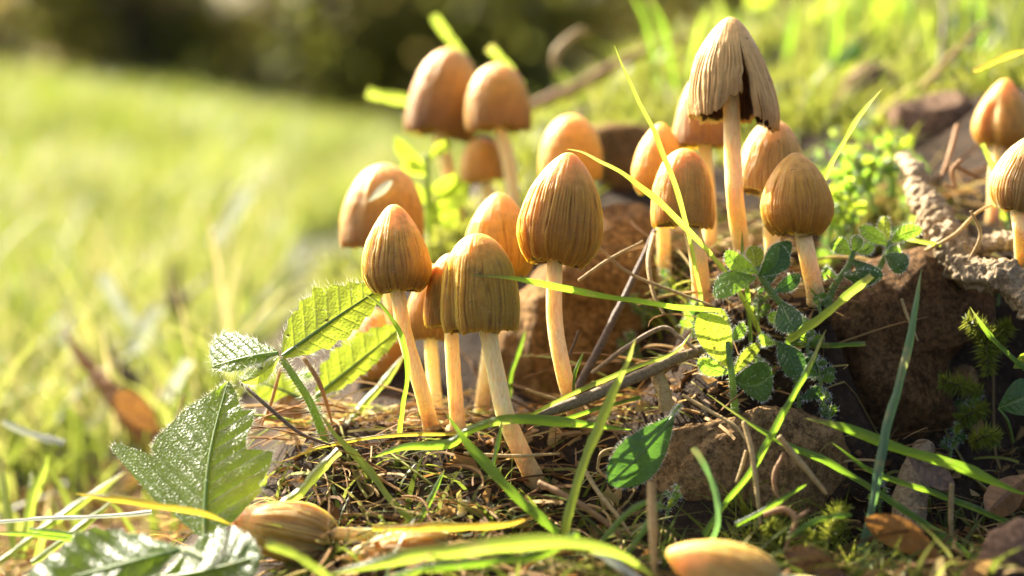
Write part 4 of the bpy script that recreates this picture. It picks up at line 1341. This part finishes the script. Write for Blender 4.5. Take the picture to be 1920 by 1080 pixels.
# downy herbs on the slope
herb('downy dark-leaved herb rising beneath the golden-crowned mushroom',
     [([(1418, 500, .396), (1440, 540, .396), (1475, 580, .398), (1510, 605, .402)], 16), ([(1475, 578, .398), (1480, 610, .40), (1484, 650, .405)], 10)],
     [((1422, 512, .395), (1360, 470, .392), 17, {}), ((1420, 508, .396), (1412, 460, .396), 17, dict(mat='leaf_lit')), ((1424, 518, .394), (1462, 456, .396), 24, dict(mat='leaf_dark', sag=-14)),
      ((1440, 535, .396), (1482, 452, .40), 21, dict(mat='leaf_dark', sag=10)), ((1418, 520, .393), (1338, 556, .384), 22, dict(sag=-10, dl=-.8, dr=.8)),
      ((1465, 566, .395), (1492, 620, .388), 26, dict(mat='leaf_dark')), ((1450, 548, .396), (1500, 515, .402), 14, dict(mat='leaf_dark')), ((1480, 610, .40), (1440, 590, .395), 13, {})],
     hairs=150, seed=7)
herb('grey-downed herb spreading on top of the large shaded rock',
     [([(1668, 452, .412), (1660, 480, .412), (1640, 520, .416)], 12), ([(1600, 470, .408), (1590, 500, .408), (1562, 540, .408), (1546, 600, .41)], 15)],
     [((1668, 455, .412), (1730, 430, .406), 14, dict(sag=6, dl=-.5)), ((1666, 460, .412), (1612, 425, .408), 14, {}), ((1665, 455, .412), (1660, 405, .414), 12, dict(mat='leaf_lit')),
      ((1660, 478, .41), (1700, 505, .405), 20, dict(mat='leaf_dark')), ((1658, 480, .41), (1690, 470, .412), 12, {}), ((1598, 478, .408), (1556, 458, .404), 15, dict(sag=-6)),
      ((1600, 475, .408), (1606, 440, .408), 11, {}), ((1600, 488, .407), (1655, 520, .402), 18, dict(mat='leaf_dark', sag=-8)), ((1580, 515, .406), (1650, 516, .40), 15, dict(mat='leaf_dark')),
      ((1598, 470, .408), (1640, 455, .41), 11, {}), ((1570, 520, .406), (1545, 500, .404), 10, {})],
     hairs=150, seed=8)
herb('upright downy herb with a backlit paddle leaf above the tan rock',
     [([(1362, 640, .394), (1370, 690, .394), (1374, 720, .394), (1378, 775, .396)], 15)],
     [((1366, 690, .394), (1312, 588, .392), 30, dict(mat='leaf_lit', L=sc(OV, 30), R=sc(OV, 34), sag=-4, dl=.3, dr=.2)), ((1366, 680, .394), (1352, 578, .398), 12, dict(mat='leaf_lit')),
      ((1368, 640, .394), (1396, 606, .398), 11, {}), ((1372, 705, .394), (1430, 640, .402), 12, dict(mat='leaf_lit')), ((1376, 715, .394), (1448, 700, .386), 34, dict(mat='leaf_dark', L=sc(OV, 40), R=sc(OV, 34), sag=-14)),
      ((1366, 700, .394), (1308, 675, .388), 16, dict(dl=-.6))],
     hairs=170, seed=9)
herb('curled downy shoot between the paddle-leaf herb and the large shaded rock',
     [([(1455, 640, .398), (1480, 690, .398), (1495, 730, .40), (1500, 790, .402)], 8)],
     [((1458, 640, .398), (1496, 708, .394), 24, dict(mat='leaf_dark', sag=6)), ((1455, 645, .398), (1425, 625, .394), 10, {}), ((1492, 720, .40), (1530, 660, .404), 14, dict(mat='leaf_dark')),
      ((1498, 750, .40), (1560, 750, .40), 13, dict(mat='leaf_dark', sag=14)), ((1560, 740, .41), (1572, 672, .41), 14, dict(mat='leaf_dark'))],
     hairs=130, seed=10)
for i, (cx, cy, dd, lab) in enumerate([(1600, 330, .47, 'soft bright herb growing behind the golden-crowned mushroom'), (1640, 300, .485, 'soft pale herb tuft in front of the crumbling root bark'),
                                       (1590, 395, .455, 'soft herb at the edge of the bank below the pale tuft')]):
    rg = np.random.default_rng(50 + i)
    st, lv = [], []
    for q in range(4):
        x = cx + rg.uniform(-50, 50)
        top = cy + rg.uniform(-60, 0)
        st.append(([(x, top, dd), (x + rg.uniform(-8, 8), top + 40, dd), (x + rg.uniform(-14, 14), cy + 70, dd)], 9))
        for j in range(7):
            an = rg.uniform(0, 6.28)
            ln = rg.uniform(28, 52)
            yb = top + j * 9
            lv.append(((x, yb, dd), (x + ln * math.cos(an), yb - abs(ln * math.sin(an)) * .8 + 8, dd + rg.uniform(-.006, .006)), rg.uniform(7, 12), dict(mat=random.choice(['leaf_lit', 'leaf_small']), nu=14, nh=3)))
    herb(lab, st, lv, hairs=20, seed=60 + i)
herb('soft translucent plant between the wide brown mushroom and the smooth twins',
     [([(800, 290, .50), (802, 360, .50), (806, 440, .505)], 14)],
     [((800, 315, .50), (738, 256, .50), 14, dict(mat='leaf_lit')), ((802, 300, .50), (848, 268, .505), 12, dict(mat='leaf_lit')), ((802, 330, .50), (752, 310, .495), 13, dict(mat='leaf_lit')),
      ((804, 360, .50), (862, 330, .50), 16, dict(mat='leaf_lit')), ((804, 400, .50), (880, 345, .50), 24, dict(mat='leaf_lit')), ((804, 410, .50), (860, 400, .50), 22, dict(mat='leaf_lit')), ((804, 380, .50), (760, 350, .50), 14, dict(mat='leaf_lit'))],
     hairs=0, seed=70)
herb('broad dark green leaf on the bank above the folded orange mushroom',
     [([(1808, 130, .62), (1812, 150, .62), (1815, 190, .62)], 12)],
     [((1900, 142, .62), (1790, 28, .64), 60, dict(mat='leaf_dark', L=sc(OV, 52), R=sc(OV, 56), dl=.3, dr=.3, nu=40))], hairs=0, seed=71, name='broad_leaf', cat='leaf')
for i, (b_, t_, w, mt, lab) in enumerate([((1560, 120, .60), (1612, 80, .60), 18, 'leaf_dark', 'dark oval leaf above the small peaked rock'), ((1625, 60, .66), (1690, 10, .66), 26, 'leaf_lit', 'lit oval leaf rising behind the peaked rock'),
                                          ((1700, 110, .66), (1740, 20, .66), 24, 'leaf_lit', 'tall lit leaf between the two stones on the bank'), ((1500, 60, .70), (1590, 5, .70), 28, 'leaf_lit', 'wide lit leaf on the bank crest'),
                                          ((1780, 150, .62), (1730, 130, .60), 16, 'leaf_lit', 'small lit leaf under the broad dark leaf'), ((1525, 168, .60), (1608, 108, .61), 15, 'leaf', 'glossy leaf catching the sun above the peaked rock'), ((1400, 20, .72), (1450, -30, .72), 22, 'leaf_lit', 'lit leaf at the crest behind the tallest mushroom')]):
    herb(lab, [([(b_[0], b_[1], b_[2]), (b_[0] + 4, b_[1] + 20, b_[2]), (b_[0] + 8, b_[1] + 50, b_[2])], 9)], [(b_, t_, w, dict(mat=mt, nu=26))], hairs=0, seed=72 + i, name='bank_leaf', cat='leaf')
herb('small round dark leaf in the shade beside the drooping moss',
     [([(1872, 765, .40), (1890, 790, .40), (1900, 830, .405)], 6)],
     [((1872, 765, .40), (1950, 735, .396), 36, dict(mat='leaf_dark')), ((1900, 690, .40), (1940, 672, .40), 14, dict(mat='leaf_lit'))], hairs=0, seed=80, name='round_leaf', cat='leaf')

# small sprigs scattered on the slope: only their place tells them apart
SPR = [(1560, 500), (1575, 420), (1620, 395), (1700, 410), (1690, 460), (1540, 580), (1515, 650), (1420, 600), (1330, 650), (1300, 620), (1440, 720), (1540, 720), (1560, 790),
       (1650, 345), (1585, 300), (1720, 330), (1615, 270), (1540, 340), (1180, 690), (1150, 560), (1210, 600), (1260, 560), (1870, 560), (1890, 420), (1810, 780), (1780, 850), (1650, 950), (1250, 960)]
for i, (sx, sy) in enumerate(SPR):
    rg = np.random.default_rng(700 + i)
    # nearest slope point under that pixel
    dd = np.linspace(.36, .60, 400)
    ray = at(np.full(400, sx), np.full(400, sy + 12.0), dd)
    below = ray[:, 2] < ground_z(ray[:, 0], ray[:, 1])
    d0 = dd[np.argmax(below)] - .003 if below.any() else .42
    hgt = rg.uniform(28, 58)
    ln_ = rg.uniform(-24, 24)
    st = [([(sx + ln_, sy - hgt, d0), (sx + ln_ * .4, sy - hgt * .5, d0), (sx, sy + 14, d0)], 6.5)]
    lv = []
    np_ = int(rg.integers(3, 6))
    for j in range(np_):
        f = j / (np_ - 1)
        bx, by = sx + ln_ * (1 - f * .9), sy - hgt * (1 - f * .85)
        for sg in (-1, 1):
            an = math.radians(rg.uniform(10, 75) if j else rg.uniform(55, 85))
            l_ = rg.uniform(16, 30) * (0.7 + .5 * f)
            lv.append(((bx, by, d0), (bx + sg * l_ * math.cos(an), by - l_ * math.sin(an), d0 + rg.uniform(-.004, .004)), l_ * rg.uniform(.2, .32),
                       dict(mat=['leaf_lit', 'leaf_small', 'leaf_small', 'leaf_dark'][int(rg.integers(0, 4))], nu=12, nh=3, sag=rg.uniform(-4, 4))))
    t_ = herb('small downy sprig with paired leaves on the stony slope', st, lv, hairs=26, hlen=.0011, seed=800 + i, name='herb_sprig')
    t_['group'] = 'small sprigs on the slope'

# dead leaves
def dead(label, base, tip, L, R, mat='dead_leaf', **kw):
    P, uv = leaf_grid(base, tip, L, R, **kw)
    o = leaf_obj('dead_leaf', P, uv, mat, loc=at(*base))
    return tag(o, label, 'dead leaf')


dead('curled brown dead leaf beside the pale papery stick', (1765, 1050, .355), (1622, 972, .36), sc(OV, 34), sc(OV, 26), mat='dead_leaf', dl=1.1, dr=-.8, sag=-10, corr=2.5, nu=50, nh=9)
dead('drooping dead leaf draped over the pale papery stick', (1700, 850, .384), (1790, 915, .38), sc(OV, 20), sc(OV, 24), mat='dead_grey', dl=.6, dr=-.9, corr=2.5, nu=50, nh=9)
dead('yellow-brown dead leaf lying in the shade beside the grey straw', (1930, 890, .39), (1850, 960, .385), sc(OV, 34), sc(OV, 34), mat='dead_leaf', dl=.6, dr=.5, corr=2.0, nu=40, nh=8)
dead('ragged grey-brown dead leaf before the broken white stump', (1050, 960, .392), (950, 985, .385), sc(OV, 40), sc(OV, 44), mat='dead_grey', dl=.8, dr=-.8, corr=4, nu=50, nh=9)
dead('rusty dead leaf under the strawberry sprig', (480, 790, .43), (590, 745, .43), sc(OV, 24), sc(OV, 26), dl=.8, dr=-.4, corr=3, nu=40, nh=8)
dead('orange dead leaf by the orange wood splinter', (300, 810, .53), (215, 740, .53), sc(OV, 22), sc(OV, 30), dl=.8, dr=-.6, corr=3, nu=40, nh=8)
dead('brown dead leaf lying beside the fallen mushroom', (1590, 1085, .345), (1470, 1035, .35), sc(OV, 26), sc(OV, 30), mat='dead_grey', dl=.8, dr=-.6, corr=3, nu=40, nh=8)


P, uv = leaf_grid((690, 378, .4435), (736, 338, .4425), sc(OV, 8), sc(OV, 9), dl=.3, dr=.3, corr=.4, nu=24, nh=5)
tag(leaf_obj('petal_scrap', P, uv, 'grass_pale', loc=at(690, 378, .4435)), 'small white scrap stuck on the wide smooth brown cap', 'plant scrap')

# ---------------------------------------------------------------- moss fronds in the shade
def moss_frond(path, n, length, label, seed):
    rg = np.random.default_rng(seed)
    C = px_path(path, 60)
    V, F = [], []
    T, A, B = frames(C)
    for k in range(n):
        i = int(rg.integers(0, 60))
        a = rg.uniform(0, 6.28)
        od = T[i] * rg.uniform(-.6, -.1) + math.cos(a) * A[i] + math.sin(a) * B[i]
        od /= np.linalg.norm(od)
        ll = length * rg.uniform(.5, 1.1) * (0.5 + 0.5 * math.sin(math.pi * (i + 8) / 76))
        s = np.cross(od, rg.normal(size=3))
        s /= np.linalg.norm(s)
        b0 = len(V)
        w = 0.00016
        V += [C[i], C[i] + od * ll * .5 + s * w, C[i] + od * ll, C[i] + od * ll * .5 - s * w]
        F.append((b0, b0 + 1, b0 + 2, b0 + 3))
    t = thing('moss_shoot', label, 'moss', C[-1], 'feathery moss shoots by the stones')
    Vt, Ft = tube_arrays(C, np.full(60, 0.00022), 6)
    mk('stem', Vt, Ft, M['twig_dark'], t)
    o = mk('leaves', V, F, M['moss'], t, attrs={'rnd': rg.uniform(0, .7, size=len(V))})
    o['kind'] = 'stuff'


MF = [([(1812, 600, .405), (1845, 625, .405), (1880, 655, .41)], 'feathery moss shoot drooping over the rounded brown stone'),
      ([(1855, 760 - 60, .405), (1850, 650, .405), (1862, 610, .41)], 'feathery moss shoot hanging straight below the drooping one'),
      ([(1765, 715, .405), (1800, 722, .405), (1840, 735, .41)], 'feathery moss shoot lying over the pale pebble'),
      ([(1800, 790, .405), (1825, 772, .405), (1850, 765, .41)], 'dim feathery moss shoot below the pale pebble'),
      ([(1870, 825, .395), (1845, 818, .395), (1820, 835, .398)], 'feathery moss shoot in the dark past the papery stick'),
      ([(1895, 610, .41), (1870, 630, .41), (1850, 660, .412)], 'short feathery moss shoot behind the dark threading blade'),
      ([(1440, 985, .366), (1460, 1010, .366), (1470, 1040, .366)], 'moss shoot rising beside the hooked orange rootlet'),
      ([(1530, 1000, .362), (1520, 1030, .362), (1525, 1070, .362)], 'moss shoot in front of the tan rock by the small blade'),
      ([(1580, 950, .372), (1560, 985, .37), (1555, 1020, .37)], 'moss shoot at the shaded corner of the tan rock')]
for i, (p, lab) in enumerate(MF):
    moss_frond(p, 420, 0.0042, lab, 300 + i)


# ---------------------------------------------------------------- stuff: lawn grass, moss, litter
def strips(base, height, width, lean, seg=3, curl=0.4, rng=RNG):
    """many little blades at once: base (n,3), height, width (n,), lean (n,2)"""
    n = len(base)
    az = rng.uniform(0, 2 * np.pi, n)
    sx = np.stack([np.cos(az), np.sin(az), np.zeros(n)], -1)
    V = np.zeros((n, seg + 1, 2, 3))
    for k in range(seg + 1):
        t = k / seg
        p = base + np.stack([lean[:, 0] * t ** 1.6 * height, lean[:, 1] * t ** 1.6 * height, height * (t - curl * 0.35 * t * t * np.hypot(lean[:, 0], lean[:, 1]))], -1)
        w = width * (1 - t ** 2 * 0.92) * 0.5
        V[:, k, 0] = p - sx * w[:, None]
        V[:, k, 1] = p + sx * w[:, None]
    idx = np.arange(n)[:, None] * (seg + 1) * 2
    F = []
    for k in range(seg):
        a = idx[:, 0] + k * 2
        F.append(np.stack([a, a + 1, a + 3, a + 2], -1))
    F = np.concatenate(F, 0)
    return V.reshape(-1, 3), F


def stuff(name, V, F, mat, rnd, label, cat):
    o = mk(name, V, F, M[mat], attrs={'rnd': rnd}, kind='stuff')
    o['label'] = label
    o['category'] = cat
    return o


def inpoly(px, py, poly):
    poly = np.array(poly, float)
    r = np.zeros(len(px), bool)
    j = len(poly) - 1
    for i in range(len(poly)):
        xi, yi = poly[i]
        xj, yj = poly[j]
        c = ((yi > py) != (yj > py)) & (px < (xj - xi) * (py - yi) / (yj - yi + 1e-12) + xi)
        r ^= c
        j = i
    return r


def scatter_ground(n, x0, x1, y0, y1):
    x = RNG.uniform(x0, x1, n)
    y = RNG.uniform(y0, y1, n)
    z = ground_z(x, y)
    P = np.stack([x, y, z], -1)
    return P, proj(P)


# lawn: density falls with distance, wider blades farther away
n = 95000
y = np.exp(RNG.uniform(np.log(0.44), np.log(4.6), n))
x = RNG.uniform(-0.48, 0.42, n) * y - 0.02
z = ground_z(x, y)
P = np.stack([x, y, z], -1)
px, py, d = proj(P)
mound = ((x > -0.085 - 0.10 * (y - .5)) & (y < 1.15)) | ((x > 0.02) & (y < 2.2))
p3 = np.stack([x, y, np.zeros(n)], -1)
patch = vnoise(p3, 3.2, 21, 3)
patch2 = vnoise(p3, 14, 23, 3)
hole = (np.hypot((px - 535) / 85, (py - 372) / 26) < 1)
keep = ~mound & ~hole & (RNG.uniform(size=n) < np.clip(0.85 + 1.2 * patch2, 0.15, 1)) & (RNG.uniform(size=n) < np.clip((y - .50) / .26, .04, 1))
P, y_, patch, px = P[keep], y[keep], patch[keep], px[keep]
m = len(P)
hgt = RNG.uniform(0.016, 0.042, m) * np.clip(1 + 0.5 * patch, .6, 1.5) * np.clip(y_ / 1.2, .8, 1.3)
wid = RNG.uniform(0.0018, 0.0032, m) * np.clip(y_ / 0.9, 1, 2.4)
lean = RNG.normal(0, 0.55, (m, 2))
V, F = strips(P, hgt, wid, lean)
rn = np.clip(RNG.beta(2, 2.2, m) * 0.75 + 0.12 * patch + (RNG.uniform(size=m) < 0.06) * 0.5, 0, 1)
stuff('lawn_grass', V, F, 'lawn', np.repeat(rn, 8), 'sunlit short grass of the lawn stretching behind the mushrooms', 'grass')

# taller thin dry stems in the lawn
n = 900
y = np.exp(RNG.uniform(np.log(0.55), np.log(2.2), n))
x = RNG.uniform(-0.36, -0.02, n) * y
ok = ~((x > -0.085 - 0.10 * (y - .5)) & (y < 1.15))
x, y = x[ok], y[ok]
P = np.stack([x, y, ground_z(x, y)], -1)
m = len(P)
V, F = strips(P, RNG.uniform(.03, .075, m), RNG.uniform(.0012, .0026, m), RNG.normal(0, .6, (m, 2)))
stuff('dry_lawn_grass', V, F, 'lawn', np.repeat(RNG.uniform(.55, 1, m), 8), 'paler dry grass stems mixed through the lawn', 'grass')

# moss carpet of the bank
BANK = [(930, 330), (960, 230), (1050, 150), (1180, 60), (1300, -40), (2000, -60), (2000, 150), (1700, 220), (1560, 300), (1450, 330), (1300, 330), (1150, 320), (1080, 420), (950, 460)]
EDGE = [(610, 330), (780, 330), (900, 420), (880, 520), (780, 560), (690, 640), (610, 620), (590, 480)]
SLOPE = [(1100, 470), (1330, 500), (1340, 620), (1180, 650), (1090, 560)]
FOOT = [(1370, 930), (1620, 930), (1660, 1090), (1360, 1090)]
HERBS = [(1540, 250), (1700, 240), (1720, 470), (1560, 480)]
P, (px, py, d) = scatter_ground(150000, -0.13, 0.42, 0.34, 1.0)
kb = inpoly(px, py, BANK) | inpoly(px, py, EDGE)
ks = inpoly(px, py, HERBS) | inpoly(px, py, FOOT) | inpoly(px, py, SLOPE)
pn = vnoise(P, 45, 31, 3)
kb &= pn > -0.28
ks &= pn > 0.0
k = kb | ks
P, pn2 = P[k], pn[k]
m = len(P)
hgt = RNG.uniform(.0030, .0085, m) * np.clip(1 + .8 * pn2, .5, 1.6)
V, F = strips(P - [0, 0, .0008], hgt, RNG.uniform(.0007, .0016, m), RNG.normal(0, .7, (m, 2)), seg=2)
stuff('moss_carpet', V, F, 'moss', np.repeat(np.clip(RNG.uniform(size=m) * .7 + .3 * pn2 + .1, 0, 1), 6), 'bright yellow-green moss covering the top of the bank', 'moss')
# short grass standing in the moss
P, (px, py, d) = scatter_ground(4200, -0.13, 0.42, 0.50, 1.0)
k = inpoly(px, py, BANK) | inpoly(px, py, [(610, 330), (760, 330), (740, 480), (640, 560), (590, 480)])
P = P[k]
m = len(P)
V, F = strips(P, RNG.uniform(.008, .020, m) * (1 + .8 * (px[k] > 1500)), RNG.uniform(.0008, .0022, m), RNG.normal(0, .6, (m, 2)))
stuff('bank_grass', V, F, 'lawn', np.repeat(np.clip(RNG.beta(2, 2, m) * .75 + (RNG.uniform(size=m) < .1) * .4, 0, 1), 8), 'short bright grass sprouting through the moss of the bank', 'grass')

# litter of dead straw and rootlets
LIT = [(560, 790), (700, 780), (900, 770), (1000, 790), (1200, 700), (1330, 600), (1420, 560), (1560, 540), (1560, 760), (1400, 780), (1230, 820), (1210, 960), (1230, 1100), (560, 1100), (500, 960), (530, 850)]
LIT2 = [(-40, 760), (330, 760), (360, 1100), (-40, 1100)]
LIT3 = [(1580, 820), (1960, 800), (1960, 1100), (1400, 1100), (1400, 1000)]
LIT4 = [(1200, 420), (1560, 400), (1900, 330), (1960, 500), (1760, 480), (1560, 540), (1330, 600), (1220, 560)]
P, (px, py, d) = scatter_ground(60000, -0.16, 0.30, 0.33, 0.56)
q1, q2, q3, q4 = (inpoly(px, py, a) for a in (LIT, LIT2, LIT3, LIT4))
u = RNG.uniform(size=len(P))
k = (q1 & (u < .16)) | (q2 & (u < .13)) | (q3 & (u < .06)) | (q4 & (u < .20))
P = P[k]
m = len(P)
seg = 5
hd = RNG.uniform(0, 2 * np.pi, m)
ln = RNG.uniform(.003, .016, m)
cv = RNG.normal(0, 1.1, m)
el = RNG.uniform(-.1, .55, m)
ang = hd.copy()
pt = P + np.stack([np.zeros(m), np.zeros(m), RNG.uniform(.0001, .0028, m)], -1)
Vs = np.zeros((m, seg + 1, 2, 3))
wd = RNG.uniform(.00018, .0008, m)
for kx in range(seg + 1):
    wv = np.stack([-np.sin(ang) * .7, np.cos(ang) * .7, np.full(m, .7)], -1)
    Vs[:, kx, 0] = pt - wv * wd[:, None] * .5
    Vs[:, kx, 1] = pt + wv * wd[:, None] * .5
    pt = pt + np.stack([np.cos(ang) * np.cos(el), np.sin(ang) * np.cos(el), np.sin(el)], -1) * (ln / seg)[:, None]
    ang = ang + cv / seg * 1.6
    el = el - RNG.uniform(.0, .22, m)
idx = np.arange(m) * (seg + 1) * 2
F = np.concatenate([np.stack([idx + kx * 2, idx + kx * 2 + 1, idx + kx * 2 + 3, idx + kx * 2 + 2], -1) for kx in range(seg)], 0)
stuff('straw_litter', Vs.reshape(-1, 3), F, 'litter', np.repeat(RNG.uniform(size=m), (seg + 1) * 2), 'tangled dead straw and rootlets strewn around the mushroom feet', 'litter')

# low green grass between the litter
P, (px, py, d) = scatter_ground(5200, -0.16, 0.30, 0.33, 0.47)
k = inpoly(px, py, [(430, 930), (700, 830), (1000, 900), (1180, 930), (1300, 1000), (1640, 960), (1960, 960), (1960, 1120), (430, 1120)]) & (RNG.uniform(size=len(P)) < .5)
P = P[k]
m = len(P)
V, F = strips(P, RNG.uniform(.004, .013, m), RNG.uniform(.0006, .0016, m), RNG.normal(0, 1.3, (m, 2)), seg=4)
stuff('low_grass', V, F, 'lawn', np.repeat(np.clip(RNG.beta(1.5, 3, m), 0, 1), 10), 'short green grass growing through the litter before the rocks', 'grass')

# longer dry stems thrown over each other
def tangle(name, n_try, polys, l0, l1, w0, w1, lift, mat, label, cat, seg=8, bow=.8, zone=(-0.16, 0.30, 0.33, 0.56)):
    P, (px, py, d) = scatter_ground(n_try, *zone)
    k = np.zeros(len(P), bool)
    for poly, pr in polys:
        k |= inpoly(px, py, poly) & (RNG.uniform(size=len(P)) < pr)
    P = P[k]
    m = len(P)
    ang = RNG.uniform(0, 2 * np.pi, m)
    el = RNG.uniform(0, .5, m)
    ln, cv = RNG.uniform(l0, l1, m), RNG.normal(0, bow, m)
    wd = RNG.uniform(w0, w1, m)
    pt = P + np.stack([np.zeros(m), np.zeros(m), RNG.uniform(0, lift, m)], -1)
    Vs = np.zeros((m, seg + 1, 3, 3))
    for kx in range(seg + 1):
        tp = wd * (1 - .6 * (kx / seg) ** 2)
        t_ = np.stack([np.cos(ang) * np.cos(el), np.sin(ang) * np.cos(el), np.sin(el)], -1)
        a_ = np.stack([-np.sin(ang), np.cos(ang), np.zeros(m)], -1)
        b_ = np.cross(t_, a_)
        for q in range(3):
            th = 2.094 * q
            Vs[:, kx, q] = pt + (a_ * math.cos(th) + b_ * math.sin(th)) * tp[:, None] * .5
        pt = pt + t_ * (ln / seg)[:, None]
        floor = ground_z(pt[:, 0], pt[:, 1]) + .0004
        pt[:, 2] = np.maximum(pt[:, 2], floor)
        ang = ang + cv / seg
        el = el - .9 / seg * RNG.uniform(.3, 1.2, m)
    idx = np.arange(m) * (seg + 1) * 3
    F = np.concatenate([np.stack([idx + kx * 3 + q, idx + kx * 3 + (q + 1) % 3, idx + kx * 3 + 3 + (q + 1) % 3, idx + kx * 3 + 3 + q], -1) for kx in range(seg) for q in range(3)], 0)
    return stuff(name, Vs.reshape(-1, 3), F, mat, np.repeat(RNG.uniform(size=m), (seg + 1) * 3), label, cat)


tangle('straw_tangle', 9000, [(LIT, .16), (LIT4, .22), (LIT3, .05), (LIT2, .03)], .012, .042, .0004, .0011, .004, 'litter', 'longer dry stems thrown over each other on the slope and round the stones', 'litter')
tangle('fine_roots', 9000, [(LIT, .20), (LIT4, .25), (LIT3, .10)], .008, .03, .00018, .0004, .006, 'litter', 'hair-fine rootlets curling out of the soil between the stones', 'roots', bow=3.0)

# crumbled leaf flakes
P, (px, py, d) = scatter_ground(9000, -0.16, 0.30, 0.33, 0.56)
k = (inpoly(px, py, LIT) | inpoly(px, py, LIT2) | inpoly(px, py, LIT3) | inpoly(px, py, LIT4)) & (RNG.uniform(size=len(P)) < .22)
P = P[k] + [0, 0, .0012]
m = len(P)
a1 = RNG.normal(size=(m, 3)) * [1, 1, .5]
a1 /= np.linalg.norm(a1, axis=1)[:, None]
a2 = np.cross(a1, RNG.normal(size=(m, 3)) * [.5, .5, 1])
a2 /= np.linalg.norm(a2, axis=1)[:, None]
a3 = np.cross(a1, a2)
L_ = RNG.uniform(.0010, .0040, m)[:, None]
V = np.stack([P - a1 * L_, P - a1 * L_ * .2 + a2 * L_ * .6, P + a1 * L_ * .9 + a2 * L_ * .25 + a3 * L_ * .4, P + a1 * L_ - a2 * L_ * .3 + a3 * L_ * .5, P - a2 * L_ * .5 - a3 * L_ * .3], 1).reshape(-1, 3)
F = (np.arange(m)[:, None, None] * 5 + np.array([(0, 1, 4), (1, 2, 4), (2, 3, 4)])[None]).reshape(-1, 3)
stuff('leaf_flakes', V, F, 'litter', np.repeat(RNG.uniform(0, .8, m), 5), 'crumbled flakes of dead leaf lying in the litter', 'litter')

# crumbs of earth and bark
P, (px, py, d) = scatter_ground(26000, -0.16, 0.30, 0.33, 0.56)
k = (inpoly(px, py, LIT) | inpoly(px, py, LIT2) | inpoly(px, py, LIT3) | inpoly(px, py, LIT4)) & (RNG.uniform(size=len(P)) < .3)
P = P[k]
m = len(P)
octa = np.array([(1, 0, 0), (-1, 0, 0), (0, 1, 0), (0, -1, 0), (0, 0, 1), (0, 0, -1)], float)
of = np.array([(0, 2, 4), (2, 1, 4), (1, 3, 4), (3, 0, 4), (2, 0, 5), (1, 2, 5), (3, 1, 5), (0, 3, 5)])
rad = RNG.uniform(.0004, .0016, m) * RNG.uniform(.6, 1.3, m)
V = P[:, None, :] + octa[None] * rad[:, None, None] * RNG.uniform(.5, 1.3, (m, 6, 3))
F = (np.arange(m)[:, None, None] * 6 + of[None]).reshape(-1, 3)
o = stuff('earth_crumbs', V.reshape(-1, 3), F, 'crumb', np.repeat(RNG.uniform(0, 1, m), 6), 'brown crumbs of earth and bark scattered over the soil', 'soil')

# ---------------------------------------------------------------- trees in the shade behind the lawn
def shrub(x, y, h, rw, label, seed):
    rg = np.random.default_rng(seed)
    z0 = float(ground_z(x, y)[0])
    t = thing('shrub', label, 'shrub', (x, y, z0), 'shrubs at the wood edge behind the lawn')
    parts = []
    for q in range(6):
        a = q * 1.05 + rg.uniform(-.3, .3)
        r_ = rw * rg.uniform(.25, .7)
        k = np.linspace(0, 1, 9)[:, None]
        Cb = np.array([x, y, z0 - .05]) + k * np.array([0, 0, h * rg.uniform(.7, .95)]) + k ** 1.6 * np.array([math.cos(a) * r_, math.sin(a) * r_, 0]) + .03 * np.sin(k * 9 + q)
        parts.append(tube_arrays(Cb, np.linspace(.045, .008, 9), 9, .25, 6, seed + q))
    V, F = merge(parts)
    mk('trunk', V, F, M['trunk'], t)
    n = 2600
    nc = 46
    cc = np.stack([rg.normal(0, rw * .5, nc), rg.normal(0, rw * .5, nc), rg.uniform(.04, 1, nc) * h], -1)
    ci = rg.integers(0, nc, n)
    pos = cc[ci] + rg.normal(0, .15 * rw, (n, 3)) + np.array([x, y, z0])
    pos[:, 2] = np.maximum(pos[:, 2], z0 + .03)
    a1 = rg.normal(size=(n, 3))
    a1 /= np.linalg.norm(a1, axis=1)[:, None]
    a2 = np.cross(a1, rg.normal(size=(n, 3)))
    a2 /= np.linalg.norm(a2, axis=1)[:, None]
    L = rg.uniform(.03, .075, n)[:, None]
    Wd = L * .6
    V = np.stack([pos - a1 * L, pos + a2 * Wd, pos + a1 * L, pos - a2 * Wd], 1).reshape(-1, 3)
    F = np.arange(n * 4).reshape(n, 4)
    mk('crown', V, F, M['crown'], t, attrs={'rnd': np.repeat(np.clip(rg.uniform(size=nc)[ci] * .7 + rg.uniform(0, .3, n), 0, 1), 4)}, smooth=False)
    return t


SHRUBS = [(-4.4, 8.2), (-3.3, 7.7), (-2.4, 8.1), (-1.6, 7.5), (-.8, 8.0), (0.0, 7.4), (.8, 7.9), (1.7, 7.5), (2.6, 8.0), (3.6, 7.8), (-5.2, 9.0), (-3.8, 9.3), (-2.0, 9.2), (-.4, 9.1), (1.2, 9.2), (2.9, 9.3)]
for i, (x, y) in enumerate(SHRUBS):
    shrub(x, y, random.uniform(1.3, 1.9), random.uniform(.65, .85), 'dark leafy shrub at the shaded wood edge behind the lawn', 400 + i)
